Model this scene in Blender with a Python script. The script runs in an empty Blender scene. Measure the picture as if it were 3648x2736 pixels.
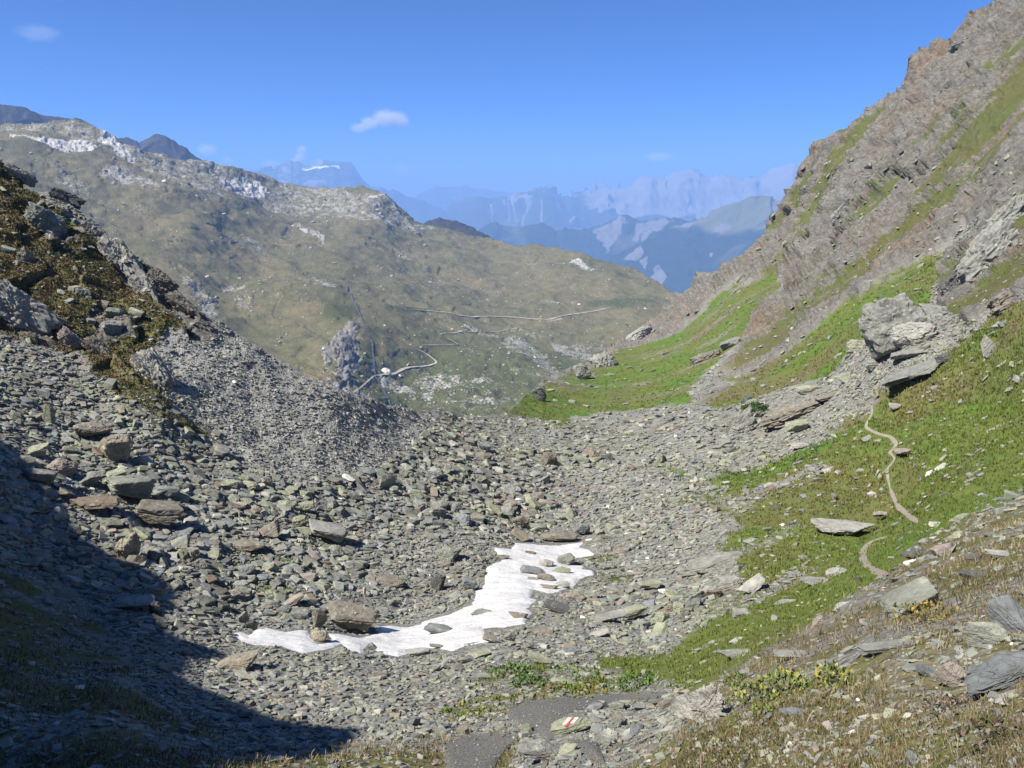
import bpy, bmesh, math, random
import numpy as np
from mathutils import Vector, Matrix

SC = bpy.context.scene
COL = SC.collection
rng = np.random.default_rng(7)
random.seed(7)
R = math.radians

# ------------------------------------------------------------------ camera
F, CX, CY = 797.0, 512.0, 384.0            # focal length in pixels of a 1024 x 768 frame
PITCH = R(13.0)
cam = bpy.data.objects.new('camera', bpy.data.cameras.new('camera'))
COL.objects.link(cam)
cam.rotation_euler = (R(90) - PITCH, 0, 0)
cam.data.sensor_width = 36.0
cam.data.lens = F / 1024 * 36.0
cam.data.clip_start = 0.1
cam.data.clip_end = 300000
SC.camera = cam

# ------------------------------------------------------------------ sky, sun, exposure
SUN_AZ, SUN_EL = R(-119.0), R(50.0)          # azimuth clockwise from the viewing direction
SUN = np.array([math.sin(SUN_AZ) * math.cos(SUN_EL), math.cos(SUN_AZ) * math.cos(SUN_EL), math.sin(SUN_EL)])
world = bpy.data.worlds.new('World')
SC.world = world
world.use_nodes = True
wt = world.node_tree
wt.nodes.clear()
w_out = wt.nodes.new('ShaderNodeOutputWorld')
w_bg = wt.nodes.new('ShaderNodeBackground')
w_sky = wt.nodes.new('ShaderNodeTexSky')
w_sky.sky_type = 'NISHITA'
w_sky.sun_disc = False
w_sky.sun_elevation = SUN_EL
w_sky.sun_rotation = SUN_AZ % (2 * math.pi)
w_sky.altitude = 2500
w_sky.air_density = 0.45
w_sky.dust_density = 0.0
w_sky.ozone_density = 10.0
w_bg.inputs['Strength'].default_value = 0.098
w_hs = wt.nodes.new('ShaderNodeHueSaturation')
w_hs.inputs['Saturation'].default_value = 1.12
wt.links.new(w_sky.outputs[0], w_hs.inputs['Color'])
wt.links.new(w_hs.outputs[0], w_bg.inputs['Color'])
wt.links.new(w_bg.outputs[0], w_out.inputs['Surface'])

sun = bpy.data.objects.new('sun', bpy.data.lights.new('sun', 'SUN'))
COL.objects.link(sun)
sun.data.energy = 4.7
sun.data.angle = R(0.5)
sun.data.color = (1.0, 0.945, 0.85)
sun.rotation_euler = Vector(SUN).to_track_quat('Z', 'Y').to_euler()

SC.view_settings.view_transform = 'Standard'
SC.view_settings.look = 'None'
SC.view_settings.gamma = 1
SC.view_settings.exposure = 1.1
SC.cycles.volume_bounces = 1
SC.cycles.max_bounces = 6

# ------------------------------------------------------------------ noise helpers (numpy)
def hsh(i, j, k, s=0):
    h = (i.astype(np.int64) * 73856093) ^ (j.astype(np.int64) * 19349663) ^ (k.astype(np.int64) * 83492791) ^ (s * 2654435761 & 0x7fffffff)
    h = (h & 0xffffffff)
    h = (h ^ (h >> 16)) * 0x45d9f3b & 0xffffffff
    h = (h ^ (h >> 16)) * 0x45d9f3b & 0xffffffff
    h = h ^ (h >> 16)
    return (h & 0xffffff).astype(np.float32) / np.float32(0xffffff)

def vnoise(p, scale, seed=0):
    q = p / scale
    i = np.floor(q).astype(np.int64)
    f = (q - i).astype(np.float32)
    f = f * f * f * (f * (f * 6 - 15) + 10)
    out = 0
    for a in (0, 1):
        wa = f[:, 0] if a else 1 - f[:, 0]
        for b in (0, 1):
            wb = f[:, 1] if b else 1 - f[:, 1]
            for c in (0, 1):
                wc = f[:, 2] if c else 1 - f[:, 2]
                out = out + wa * wb * wc * hsh(i[:, 0] + a, i[:, 1] + b, i[:, 2] + c, seed)
    return out * 2 - 1

def fbm(p, scale, octv=4, seed=0, gain=0.5, ridged=False):
    out, amp, tot = 0, 1.0, 0
    for o in range(octv):
        n = vnoise(p, scale / 2 ** o, seed + o * 17)
        if ridged:
            n = 1 - 2 * np.abs(n)
        out = out + amp * n
        tot += amp
        amp *= gain
    return out / tot

def facets(p, scale, seed=0, tilt=0.8):
    """cellular noise whose cells are randomly tilted planes: reads as broken, blocky rock"""
    q = p / scale
    i = np.floor(q).astype(np.int64)
    best = np.full(len(q), 1e9, np.float32)
    val = np.zeros(len(q), np.float32)
    for a in (-1, 0, 1):
        for b in (-1, 0, 1):
            for c in (-1, 0, 1):
                I, J, K = i[:, 0] + a, i[:, 1] + b, i[:, 2] + c
                d = np.stack([q[:, 0] - I - hsh(I, J, K, seed), q[:, 1] - J - hsh(I, J, K, seed + 1), q[:, 2] - K - hsh(I, J, K, seed + 2)], 1)
                d2 = (d * d).sum(1)
                h = hsh(I, J, K, seed + 3) - 0.5
                g = np.stack([hsh(I, J, K, seed + 4), hsh(I, J, K, seed + 5), hsh(I, J, K, seed + 6)], 1) - 0.5
                v = h + tilt * 2 * (d * g).sum(1)
                m = d2 < best
                best[m] = d2[m]
                val[m] = v[m]
    return val

def sstep(a, b, x):
    t = np.clip((x - a) / (b - a), 0, 1)
    return t * t * (3 - 2 * t)

def poly_sd(u, v, poly):
    """signed pixel distance to a polygon, positive inside"""
    P = np.asarray(poly, np.float32)
    inside = np.zeros(u.shape, bool)
    d2 = np.full(u.shape, 1e12, np.float32)
    n = len(P)
    for k in range(n):
        x0, y0 = P[k]
        x1, y1 = P[(k + 1) % n]
        dx, dy = x1 - x0, y1 - y0
        t = np.clip(((u - x0) * dx + (v - y0) * dy) / (dx * dx + dy * dy + 1e-9), 0, 1)
        d2 = np.minimum(d2, (u - x0 - t * dx) ** 2 + (v - y0 - t * dy) ** 2)
        if y0 != y1:
            c = ((y0 > v) != (y1 > v)) & (u < (x1 - x0) * (v - y0) / (y1 - y0) + x0)
            inside ^= c
    d = np.sqrt(d2)
    return np.where(inside, d, -d)

def line_d(u, v, pts):
    d2 = np.full(u.shape, 1e12, np.float32)
    for (x0, y0), (x1, y1) in zip(pts[:-1], pts[1:]):
        dx, dy = x1 - x0, y1 - y0
        t = np.clip(((u - x0) * dx + (v - y0) * dy) / (dx * dx + dy * dy + 1e-9), 0, 1)
        d2 = np.minimum(d2, (u - x0 - t * dx) ** 2 + (v - y0 - t * dy) ** 2)
    return np.sqrt(d2)

CP, SP = math.cos(PITCH), math.sin(PITCH)
def rays(u, v):
    a = (u - CX) / F
    b = (CY - v) / F
    d = np.stack([a, CP + b * SP, -SP + b * CP], -1)
    return d / np.linalg.norm(d, axis=-1, keepdims=True)

class TPS:
    """thin-plate surface of ln(distance) through survey points (column, row, distance)"""
    def __init__(s, pts, lam=1e-3):
        P = np.asarray(pts, float)
        s.c = P[:, :2] / 300.0
        n = len(P)
        K = s.k(((s.c[:, None] - s.c[None]) ** 2).sum(-1)) + lam * np.eye(n)
        A = np.zeros((n + 3, n + 3))
        A[:n, :n] = K
        A[:n, n] = 1
        A[:n, n + 1:] = s.c
        A[n:, :n] = A[:n, n:].T
        b = np.zeros(n + 3)
        b[:n] = np.log(P[:, 2])
        s.w = np.linalg.solve(A, b)
    @staticmethod
    def k(r2):
        return 0.5 * r2 * np.log(r2 + 1e-12)
    def __call__(s, u, v):
        sh = u.shape
        q = np.stack([u.ravel(), v.ravel()], 1) / 300.0
        out = np.empty(len(q))
        for a in range(0, len(q), 50000):
            x = q[a:a + 50000]
            r2 = ((x[:, None] - s.c[None]) ** 2).sum(-1)
            out[a:a + 50000] = s.k(r2) @ s.w[:-3] + s.w[-3] + x @ s.w[-2:]
        return np.exp(out).reshape(sh)

# ------------------------------------------------------------------ mesh helpers
def np_mesh(name, V, faces, k, smooth=False):
    """mesh from a vertex array and an array of k-gons"""
    me = bpy.data.meshes.new(name)
    V = np.ascontiguousarray(V, np.float32).reshape(-1, 3)
    Fa = np.ascontiguousarray(faces, np.int32).reshape(-1, k)
    me.vertices.add(len(V))
    me.vertices.foreach_set('co', V.ravel())
    me.loops.add(Fa.size)
    me.loops.foreach_set('vertex_index', Fa.ravel())
    me.polygons.add(len(Fa))
    me.polygons.foreach_set('loop_start', np.arange(0, Fa.size, k, dtype=np.int32))
    me.polygons.foreach_set('use_smooth', np.full(len(Fa), smooth))
    me.update(calc_edges=True)
    me.validate()
    return me

def set_attr(me, name, A):
    a = me.attributes.new(name, 'FLOAT_COLOR', 'POINT')
    A = np.asarray(A, np.float32)
    if A.shape[1] == 3:
        A = np.concatenate([A, np.ones((len(A), 1), np.float32)], 1)
    a.data.foreach_set('color', np.ascontiguousarray(A).ravel())

def link(name, me, mat=None, parent=None, label=None, cat=None, group=None, kind=None):
    o = bpy.data.objects.new(name, me)
    COL.objects.link(o)
    if mat is not None and me is not None and not me.materials:
        me.materials.append(mat)
    if parent is not None:
        o.parent = parent
    for k_, v_ in (('label', label), ('category', cat), ('group', group), ('kind', kind)):
        if v_:
            o[k_] = v_
    return o

def grid_faces(nr, nc):
    a = np.arange(nr * nc).reshape(nr, nc)
    return np.stack([a[:-1, :-1], a[:-1, 1:], a[1:, 1:], a[1:, :-1]], -1).reshape(-1, 4)

def grid_normals(P):
    du = np.gradient(P, axis=1)
    dv = np.gradient(P, axis=0)
    n = np.cross(du, dv)
    n /= np.linalg.norm(n, axis=-1, keepdims=True) + 1e-9
    return n

# ------------------------------------------------------------------ node helpers
class NT:
    def __init__(s, name, rough=0.9, spec=0.25):
        s.m = bpy.data.materials.new(name)
        s.m.use_nodes = True
        s.t = s.m.node_tree
        s.b = s.t.nodes['Principled BSDF']
        s.b.inputs['Roughness'].default_value = rough
        s.b.inputs['Specular IOR Level'].default_value = spec
        s.pos = s.t.nodes.new('ShaderNodeTexCoord').outputs['Object']
    def n(s, typ, **kw):
        nd = s.t.nodes.new(typ)
        for k, v in kw.items():
            setattr(nd, k, v)
        return nd
    def l(s, a, b):
        if hasattr(a, 'node') or isinstance(a, bpy.types.NodeSocket):
            s.t.links.new(a, b)
        else:
            b.default_value = a
    def noise(s, scale, detail=4, rough=0.6, vec=None, dist=0.0):
        nd = s.n('ShaderNodeTexNoise')
        s.l(vec if vec is not None else s.pos, nd.inputs['Vector'])
        nd.inputs['Scale'].default_value = scale
        nd.inputs['Detail'].default_value = detail
        nd.inputs['Roughness'].default_value = rough
        nd.inputs['Distortion'].default_value = dist
        return nd.outputs['Fac']
    def voro(s, scale, vec=None, feature='F1', out='Distance'):
        nd = s.n('ShaderNodeTexVoronoi', feature=feature)
        s.l(vec if vec is not None else s.pos, nd.inputs['Vector'])
        nd.inputs['Scale'].default_value = scale
        return nd.outputs[out]
    def map(s, rot=(0, 0, 0), scale=(1, 1, 1)):
        nd = s.n('ShaderNodeMapping')
        s.l(s.pos, nd.inputs['Vector'])
        nd.inputs['Rotation'].default_value = rot
        nd.inputs['Scale'].default_value = scale
        return nd.outputs['Vector']
    def ramp(s, fac, stops, interp='LINEAR'):
        nd = s.n('ShaderNodeValToRGB')
        nd.color_ramp.interpolation = interp
        e = nd.color_ramp.elements
        while len(e) < len(stops):
            e.new(0.5)
        for el, (p, c) in zip(e, stops):
            el.position = p
            el.color = (c[0], c[1], c[2], 1) if hasattr(c, '__len__') else (c, c, c, 1)
        s.l(fac, nd.inputs['Fac'])
        return nd.outputs['Color']
    def mix(s, fac, a, b, mode='MIX'):
        nd = s.n('ShaderNodeMix', data_type='RGBA', blend_type=mode)
        s.l(fac, nd.inputs[0])
        for x, sock in ((a, nd.inputs[6]), (b, nd.inputs[7])):
            if isinstance(x, tuple):
                sock.default_value = (x[0], x[1], x[2], 1)
            else:
                s.l(x, sock)
        return nd.outputs[2]
    def math(s, op, a, b=0.0, clamp=False):
        nd = s.n('ShaderNodeMath', operation=op, use_clamp=clamp)
        s.l(a, nd.inputs[0])
        s.l(b, nd.inputs[1])
        return nd.outputs[0]
    def mrange(s, x, a, b, c=0.0, d=1.0):
        nd = s.n('ShaderNodeMapRange', interpolation_type='SMOOTHSTEP')
        s.l(x, nd.inputs[0])
        for k, q in enumerate((a, b, c, d)):
            nd.inputs[1 + k].default_value = q
        return nd.outputs[0]
    def attr(s, name):
        nd = s.n('ShaderNodeAttribute', attribute_name=name)
        return nd
    def split(s, colour):
        nd = s.n('ShaderNodeSeparateColor')
        s.l(colour, nd.inputs[0])
        return nd.outputs
    def bump(s, h, strength=0.5, dist=0.1, prev=None):
        nd = s.n('ShaderNodeBump')
        s.l(h, nd.inputs['Height'])
        nd.inputs['Strength'].default_value = strength
        nd.inputs['Distance'].default_value = dist
        if prev is not None:
            s.l(prev, nd.inputs['Normal'])
        return nd.outputs['Normal']
    def done(s, colour, normal=None):
        s.l(colour, s.b.inputs['Base Color'])
        if normal is not None:
            s.l(normal, s.b.inputs['Normal'])
        return s.m

# ------------------------------------------------------------------ materials
def mat_near():
    n = NT('alpine_ground', 0.95, 0.15)
    z = n.attr('zone')
    g, dry, cliff = n.split(z.outputs['Color'])[:3]
    fine = z.outputs['Alpha']
    nA = n.noise(0.08, 5)
    nB = n.noise(0.7, 6, 0.65)
    nC = n.noise(6.0, 5, 0.7)
    dirt = n.ramp(nC, [(0.25, (0.085, 0.078, 0.066)), (0.5, (0.16, 0.15, 0.135)), (0.75, (0.29, 0.28, 0.26))])
    scree = n.ramp(n.voro(2.2, out='Color'), [(0.0, (0.19, 0.19, 0.175)), (0.5, (0.265, 0.263, 0.242)), (1.0, (0.35, 0.345, 0.32))])
    grit = n.ramp(n.voro(7.0, out='Color'), [(0.0, (0.10, 0.10, 0.09)), (0.5, (0.185, 0.183, 0.165)), (1.0, (0.30, 0.295, 0.27))])
    dirt = n.mix(n.mrange(nB, 0.38, 0.55), dirt, grit)
    dirt = n.mix(fine, dirt, scree)
    # cliff: banded schist
    sv = n.map((R(25), R(-52), R(15)), (0.8, 0.8, 1.2))
    s1 = n.noise(0.22, 8, 0.68, sv, 0.6)
    s2 = n.noise(1.3, 6, 0.7, sv, 0.3)
    rock = n.ramp(s1, [(0.28, (0.115, 0.108, 0.094)), (0.42, (0.178, 0.163, 0.138)), (0.55, (0.18, 0.176, 0.16)), (0.72, (0.255, 0.242, 0.215))])
    rock = n.mix(n.mrange(s2, 0.35, 0.7), n.mix(1.0, rock, (0.66, 0.66, 0.66), 'MULTIPLY'), n.mix(1.0, rock, (1.25, 1.22, 1.18), 'MULTIPLY'))
    rock = n.mix(n.mrange(n.noise(0.05, 4), 0.5, 0.68), rock, n.mix(1.0, rock, (1.10, 0.95, 0.86), 'MULTIPLY'))
    base = n.mix(cliff, dirt, rock)
    # grass
    gr = n.ramp(nB, [(0.25, (0.06, 0.083, 0.015)), (0.5, (0.098, 0.125, 0.026)), (0.75, (0.145, 0.155, 0.05))])
    gr = n.mix(n.mrange(nA, 0.42, 0.62), gr, n.mix(1.0, gr, (0.72, 1.05, 0.7), 'MULTIPLY'))
    dr = n.ramp(nC, [(0.3, (0.075, 0.058, 0.032)), (0.5, (0.125, 0.10, 0.056)), (0.72, (0.205, 0.175, 0.11))])
    dr = n.mix(n.mrange(nB, 0.45, 0.65), dr, (0.105, 0.10, 0.035))
    gcol = n.mix(dry, gr, dr)
    e = n.math('ADD', g, n.math('MULTIPLY', n.math('SUBTRACT', nB, 0.5), 1.1))
    e = n.math('ADD', e, n.math('MULTIPLY', n.math('SUBTRACT', nC, 0.5), 0.7))
    fac = n.mrange(e, 0.38, 0.58)
    base = n.mix(fac, base, gcol)
    nm = n.bump(nC, 0.7, 0.10)
    nm = n.bump(n.voro(5.0), 0.6, 0.10, nm)
    cb = n.math('MULTIPLY', s2, cliff)
    nm = n.bump(cb, 0.9, 0.8, nm)
    return n.done(base, nm)

def mat_mid():
    n = NT('mountain_pasture', 0.95, 0.1)
    z = n.attr('zone')
    rockm, green, pale = n.split(z.outputs['Color'])[:3]
    nA = n.noise(0.006, 5, 0.6)
    nB = n.noise(0.035, 6, 0.65)
    nC = n.noise(0.25, 5, 0.7)
    gr = n.ramp(nA, [(0.3, (0.112, 0.109, 0.056)), (0.5, (0.142, 0.130, 0.070)), (0.7, (0.170, 0.142, 0.078))])
    gr = n.mix(n.mrange(nB, 0.4, 0.7), gr, n.mix(1.0, gr, (0.70, 0.76, 0.7), 'MULTIPLY'))
    gr = n.mix(n.mrange(nC, 0.3, 0.75), n.mix(1.0, gr, (0.8, 0.8, 0.8), 'MULTIPLY'), n.mix(1.0, gr, (1.15, 1.12, 1.1), 'MULTIPLY'))
    low = z.outputs['Alpha']
    gr = n.mix(green, gr, n.mix(nB, (0.05, 0.062, 0.022), (0.088, 0.092, 0.042)))
    stn = n.ramp(nC, [(0.3, (0.16, 0.155, 0.135)), (0.5, (0.29, 0.28, 0.25)), (0.7, (0.42, 0.41, 0.375))])
    stn = n.mix(pale, stn, n.ramp(nC, [(0.3, (0.26, 0.255, 0.24)), (0.5, (0.42, 0.41, 0.39)), (0.65, (0.56, 0.55, 0.52))]))
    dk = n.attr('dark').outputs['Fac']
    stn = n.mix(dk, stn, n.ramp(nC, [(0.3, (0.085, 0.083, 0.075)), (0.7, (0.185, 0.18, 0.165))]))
    e = n.math('ADD', rockm, n.math('MULTIPLY', n.math('SUBTRACT', nB, 0.5), 0.9))
    e = n.math('ADD', e, n.math('MULTIPLY', n.math('SUBTRACT', nC, 0.5), 1.0))
    base = n.mix(n.mrange(e, 0.42, 0.56), gr, stn)
    # strewn pale stones, a few metres across
    vr = n.n('ShaderNodeTexVoronoi')
    n.l(n.pos, vr.inputs['Vector'])
    vr.inputs['Scale'].default_value = 0.13
    pick_ = n.split(vr.outputs['Color'])[0]
    thr = n.math('MULTIPLY', n.mrange(pick_, 0.6, 1.0, 0.0, 0.27), n.mrange(n.noise(0.012, 4), 0.35, 0.6, 0.25, 1.0))
    spk = n.math('LESS_THAN', vr.outputs['Distance'], thr)
    base = n.mix(spk, base, n.mix(pick_, (0.24, 0.235, 0.21), (0.38, 0.37, 0.34)))
    nm = n.bump(nC, 0.6, 2.0)
    nm = n.bump(nB, 0.6, 5.0, nm)
    return n.done(base, nm)

def mat_far(name, forest, rock, sc):
    n = NT(name, 0.95, 0.05)
    z = n.attr('zone')
    rockm, snow, green = n.split(z.outputs['Color'])[:3]
    nB = n.noise(sc, 6, 0.65)
    nC = n.noise(sc * 6, 5, 0.7)
    f = n.mix(nC, tuple(0.6 * c for c in forest), tuple(1.4 * c for c in forest))
    f = n.mix(green, f, (0.12, 0.125, 0.06))
    r = n.mix(nC, tuple(0.65 * c for c in rock), tuple(1.3 * c for c in rock))
    e = n.math('ADD', rockm, n.math('MULTIPLY', n.math('SUBTRACT', nB, 0.5), 0.8))
    e = n.math('ADD', e, n.math('MULTIPLY', n.math('SUBTRACT', nC, 0.5), 0.5))
    c = n.mix(n.mrange(e, 0.42, 0.58), f, r)
    c = n.mix(n.mrange(snow, 0.4, 0.6), c, (0.85, 0.86, 0.88))
    return n.done(c)

def mat_rock(name, src):
    """src 'col': per-vertex stone colour; 'obj': the object's own colour"""
    n = NT(name, 0.85, 0.25)
    if src == 'col':
        base = n.attr('col').outputs['Color']
        k = 1.0
    else:
        base = n.n('ShaderNodeObjectInfo').outputs['Color']
        k = 1.0
    geo = n.n('ShaderNodeNewGeometry')
    P = geo.outputs['Position']
    nB = n.noise(1.8, 6, 0.7, P)
    nC = n.noise(9.0, 5, 0.7, P)
    c = n.mix(n.mrange(nB, 0.3, 0.7), n.mix(1.0, base, (0.72, 0.72, 0.72), 'MULTIPLY'), n.mix(1.0, base, (1.22, 1.2, 1.17), 'MULTIPLY'))
    c = n.mix(n.mrange(nC, 0.35, 0.7, 0.0, 0.5), c, n.mix(1.0, c, (0.6, 0.6, 0.58), 'MULTIPLY'))
    if src == 'obj':
        st = n.noise(2.2, 6, 0.65, n.map((0.2, 0.15, 0), (0.5, 0.5, 5.0)), 0.4)
        c = n.mix(n.mrange(st, 0.5, 0.62, 0.0, 0.6), c, n.mix(1.0, c, (0.62, 0.60, 0.58), 'MULTIPLY'))
        c = n.mix(n.mrange(n.noise(3.0, 5, 0.6, P), 0.58, 0.66, 0.0, 0.55), c, (0.33, 0.34, 0.28))
        nm = n.bump(st, 0.6, 0.08)
        nm = n.bump(nC, 0.5, 0.04, nm)
    else:
        nm = n.bump(nC, 0.5, 0.05)
    return n.done(c, nm)

def mat_col(name, rough=0.8, trans=0.0):
    n = NT(name, rough, 0.2)
    c = n.attr('col').outputs['Color']
    n.l(c, n.b.inputs['Base Color'])
    return n.m

def mat_flat(name, a, b, sc, rough=0.9, bump=0.0, dist=0.02):
    n = NT(name, rough, 0.2)
    f = n.noise(sc, 6, 0.7)
    return n.done(n.mix(n.mrange(f, 0.3, 0.7), a, b), n.bump(f, bump, dist) if bump else None)

M_NEAR, M_MID = mat_near(), mat_mid()
M_RUB, M_ROCK = mat_rock('rubble_stone', 'col'), mat_rock('boulder_stone', 'obj')
M_BLADE = mat_col('grass_blade', 0.7)

# ------------------------------------------------------------------ layer builder
class Layer:
    pass

def build_layer(name, sil, vbot, ucols, nrows, depth, disp=None, zone=None, jag=0.0, jscale=9.0, mat=None, skirt=10, drop=1.0, seed=1, kind='structure'):
    L = Layer()
    su, sv = np.array(sil, float).T
    u = np.asarray(ucols, float)
    vs = np.interp(u, su, sv)
    if jag:
        q = np.stack([u, 0 * u, 0 * u], 1)
        vs = vs + jag * (fbm(q, jscale, 4, seed) * 1.2 + facets(q + 3.3, jscale * 0.7, seed) * 0.8)
    s = np.linspace(0, 1, nrows)
    vb = np.maximum(np.full(len(u), float(vbot)), vs + 30)
    U = np.repeat(u[None], nrows, 0)
    V = vb[None] + (vs - vb)[None] * s[:, None]
    D = depth(U, V)
    P = rays(U, V) * D[..., None]
    L.base = P.copy()
    N = grid_normals(P)
    L.u, L.vs, L.vb, L.nr = u, vs, vb, nrows
    L.U, L.V, L.N = U, V, N
    Z = zone(U.ravel(), V.ravel(), P.reshape(-1, 3)) if zone else np.zeros((U.size, 4), np.float32)
    L.Z = Z.reshape(nrows, len(u), 4)
    if disp:
        P = P + N * disp(P.reshape(-1, 3), L.Z.reshape(-1, 4), D.ravel(), U.ravel(), V.ravel()).reshape(nrows, len(u), 1)
    L.P, L.D = P, D
    top = P[-1]
    hd = top.copy()
    hd[:, 2] = 0
    rr = np.linalg.norm(hd, axis=1, keepdims=True)
    hd /= rr
    rows = []
    for k in range(1, skirt + 1):
        t = k / skirt
        x = top + hd * rr * 0.22 * t ** 1.3
        x[:, 2] -= (rr[:, 0] * 0.22 * drop) * t ** 1.5
        rows.append(x)
    A = np.concatenate([P, np.array(rows)], 0)
    ZZ = np.concatenate([L.Z, np.repeat(L.Z[-1:], skirt, 0)], 0)
    me = np_mesh(name, A.reshape(-1, 3), grid_faces(*A.shape[:2]), 4, True)
    set_attr(me, 'zone', ZZ.reshape(-1, 4))
    L.obj = link(name, me, mat, kind=kind)
    return L

def sample(L, arr, u, v):
    """bilinear look-up of a layer's grid at image position (u, v)"""
    u = np.clip(u, L.u[0], L.u[-1] - 1e-6)
    i = np.clip(np.searchsorted(L.u, u, 'right') - 1, 0, len(L.u) - 2)
    fu = (u - L.u[i]) / (L.u[i + 1] - L.u[i])
    vb = L.vb[i] * (1 - fu) + L.vb[i + 1] * fu
    vs = L.vs[i] * (1 - fu) + L.vs[i + 1] * fu
    s = np.clip((v - vb) / (vs - vb), 0, 0.99999) * (L.nr - 1)
    j = s.astype(int)
    fv = s - j
    fu, fv = fu[:, None], fv[:, None]
    return (arr[j, i] * (1 - fu) + arr[j, i + 1] * fu) * (1 - fv) + (arr[j + 1, i] * (1 - fu) + arr[j + 1, i + 1] * fu) * fv

def vis(L, u, v):
    return v > np.interp(u, L.u, L.vs) + 0.5

def at(L, u, v):
    return sample(L, L.P, np.array([float(u)]), np.array([float(v)]))[0]

# ------------------------------------------------------------------ traced outlines (pixels of the 1024 x 768 frame)
SNOW = [(227, 632), (241, 631), (249, 634), (259, 626), (267, 625), (285, 631), (301, 628), (310, 629), (311, 637), (318, 643), (330, 641), (327, 632), (341, 632), (364, 635),
        (377, 632), (377, 623), (408, 625), (425, 620), (446, 614), (471, 603), (475, 591), (483, 584), (486, 574), (483, 568), (500, 560), (496, 552), (491, 545), (511, 547),
        (514, 541), (550, 544), (573, 542), (588, 537), (597, 537), (594, 541), (582, 546), (596, 554), (594, 557), (577, 559), (570, 563), (582, 564), (596, 569), (594, 575),
        (579, 580), (577, 585), (560, 592), (548, 594), (534, 591), (531, 596), (540, 598), (531, 606), (532, 614), (525, 625), (505, 628), (485, 630), (488, 635), (500, 640),
        (496, 644), (465, 648), (452, 653), (440, 649), (423, 649), (398, 657), (384, 655), (371, 649), (361, 655), (347, 651), (341, 646), (330, 650), (318, 652), (302, 655),
        (281, 649), (253, 648), (241, 643), (231, 635)]
TRAIL = [[(871, 402), (872.5, 413), (867, 422), (866, 427), (872, 431), (880, 434), (891, 436.5), (897, 443), (894, 448), (889.5, 452), (895, 458), (892, 463), (887, 468), (888, 478), (890, 488)],
         [(890, 488), (897, 505), (905, 512), (919, 523)],
         [(888, 537), (878, 539), (869, 543), (863, 551), (864, 560), (868, 566), (876, 571), (888, 576)]]
BARE = [[(508, 712), (527, 702), (572, 699), (619, 696), (665, 693), (665, 696), (619, 703), (573, 711), (557, 719), (556, 734), (548, 740), (534, 728), (514, 725)],
        [(442, 746), (465, 737), (492, 736), (520, 737), (502, 753), (492, 768), (487, 790), (450, 790), (448, 768)],
        [(570, 740), (596, 740), (604, 762), (573, 753)]]
G_MAIN = [(1330, 120), (1060, 285), (1024, 302), (972, 335), (944, 354), (890, 385), (868, 412), (815, 437), (750, 456), (702, 477), (735, 490), (708, 507), (738, 525), (708, 548), (735, 552), (748, 583), (712, 604), (696, 634), (668, 655), (600, 655), (600, 668), (694, 690), (824, 625), (889, 580), (931, 545), (1024, 500), (1100, 470), (1330, 430)]
G_BAND = [(1020, 190), (1000, 212), (949, 245), (885, 275), (838, 302), (782, 338), (744, 372), (692, 404), (722, 409), (760, 396), (822, 380), (842, 366), (847, 352), (875, 326), (900, 318), (930, 298), (945, 272), (958, 240), (1000, 215)]
G_LOW = [(785, 268), (741, 280), (694, 317), (662, 338), (620, 347), (579, 367), (546, 378), (523, 398), (500, 416), (555, 424), (640, 410), (690, 402), (694, 385), (722, 361), (759, 324), (782, 296)]
FINGERS = [[(737, 462), (770, 450), (832, 433), (836, 438), (790, 452), (745, 468)], [(715, 503), (770, 487), (822, 466), (834, 474), (790, 492), (740, 515)], [(700, 560), (740, 543), (790, 522), (802, 528), (760, 548), (705, 580)], [(690, 612), (740, 592), (800, 566), (818, 572), (770, 598), (700, 632)]]
G_STRIPE = [(640, 455), (700, 470), (760, 492), (735, 507), (640, 500), (690, 485)]
DRY_MOUND = [(694, 690), (760, 655), (824, 622), (889, 576), (931, 540), (1024, 498), (1100, 470), (1400, 450), (1400, 960), (560, 960), (590, 760), (600, 745), (680, 730)]
G_FRONT = [(470, 690), (490, 665), (540, 655), (560, 668), (640, 672), (690, 690), (640, 694), (560, 697), (500, 708), (460, 722), (440, 716)]
DRY_FRONT = [(185, 772), (235, 752), (330, 744), (440, 734), (520, 736), (500, 800), (185, 800)]
SHADE_GRASS = [(-60, 560), (40, 565), (95, 600), (130, 650), (150, 700), (230, 735), (230, 800), (-60, 800)]
L_BROWN = [(-300, 40), (-60, 130), (0, 160), (40, 195), (95, 238), (150, 272), (205, 324), (205, 345), (165, 332), (150, 347), (168, 398), (218, 432), (205, 440), (160, 422), (110, 392), (60, 352), (0, 332), (-300, 300)]
FAN = [(150, 348), (165, 332), (222, 328), (300, 372), (393, 406), (440, 412), (430, 430), (380, 470), (300, 482), (230, 462), (218, 430), (170, 399)]
CLIFF = [(500, 417), (523, 398), (546, 377), (616, 340), (676, 290), (741, 258), (782, 200), (815, 130), (900, 60), (1000, -20), (1340, -300), (1340, 200), (1024, 190), (1000, 205), (949, 243), (880, 286), (833, 317), (787, 350), (730, 372), (760, 324), (785, 296), (785, 270), (741, 280), (694, 316), (662, 340), (625, 350), (579, 380), (537, 404), (505, 415)]
RIB = [(870, 262), (800, 290), (772, 310), (752, 345), (715, 378), (690, 402), (705, 403), (745, 380), (785, 350), (850, 303), (885, 283)]
OUTC = [(1060, 150), (1024, 180), (990, 212), (966, 247), (944, 276), (940, 300), (955, 322), (972, 330), (1000, 312), (1024, 300), (1060, 280)]
SCREE_R = [(700, 408), (760, 398), (842, 374), (875, 345), (940, 350), (880, 395), (862, 414), (812, 436), (750, 455), (712, 476), (650, 480), (620, 430)]
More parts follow.
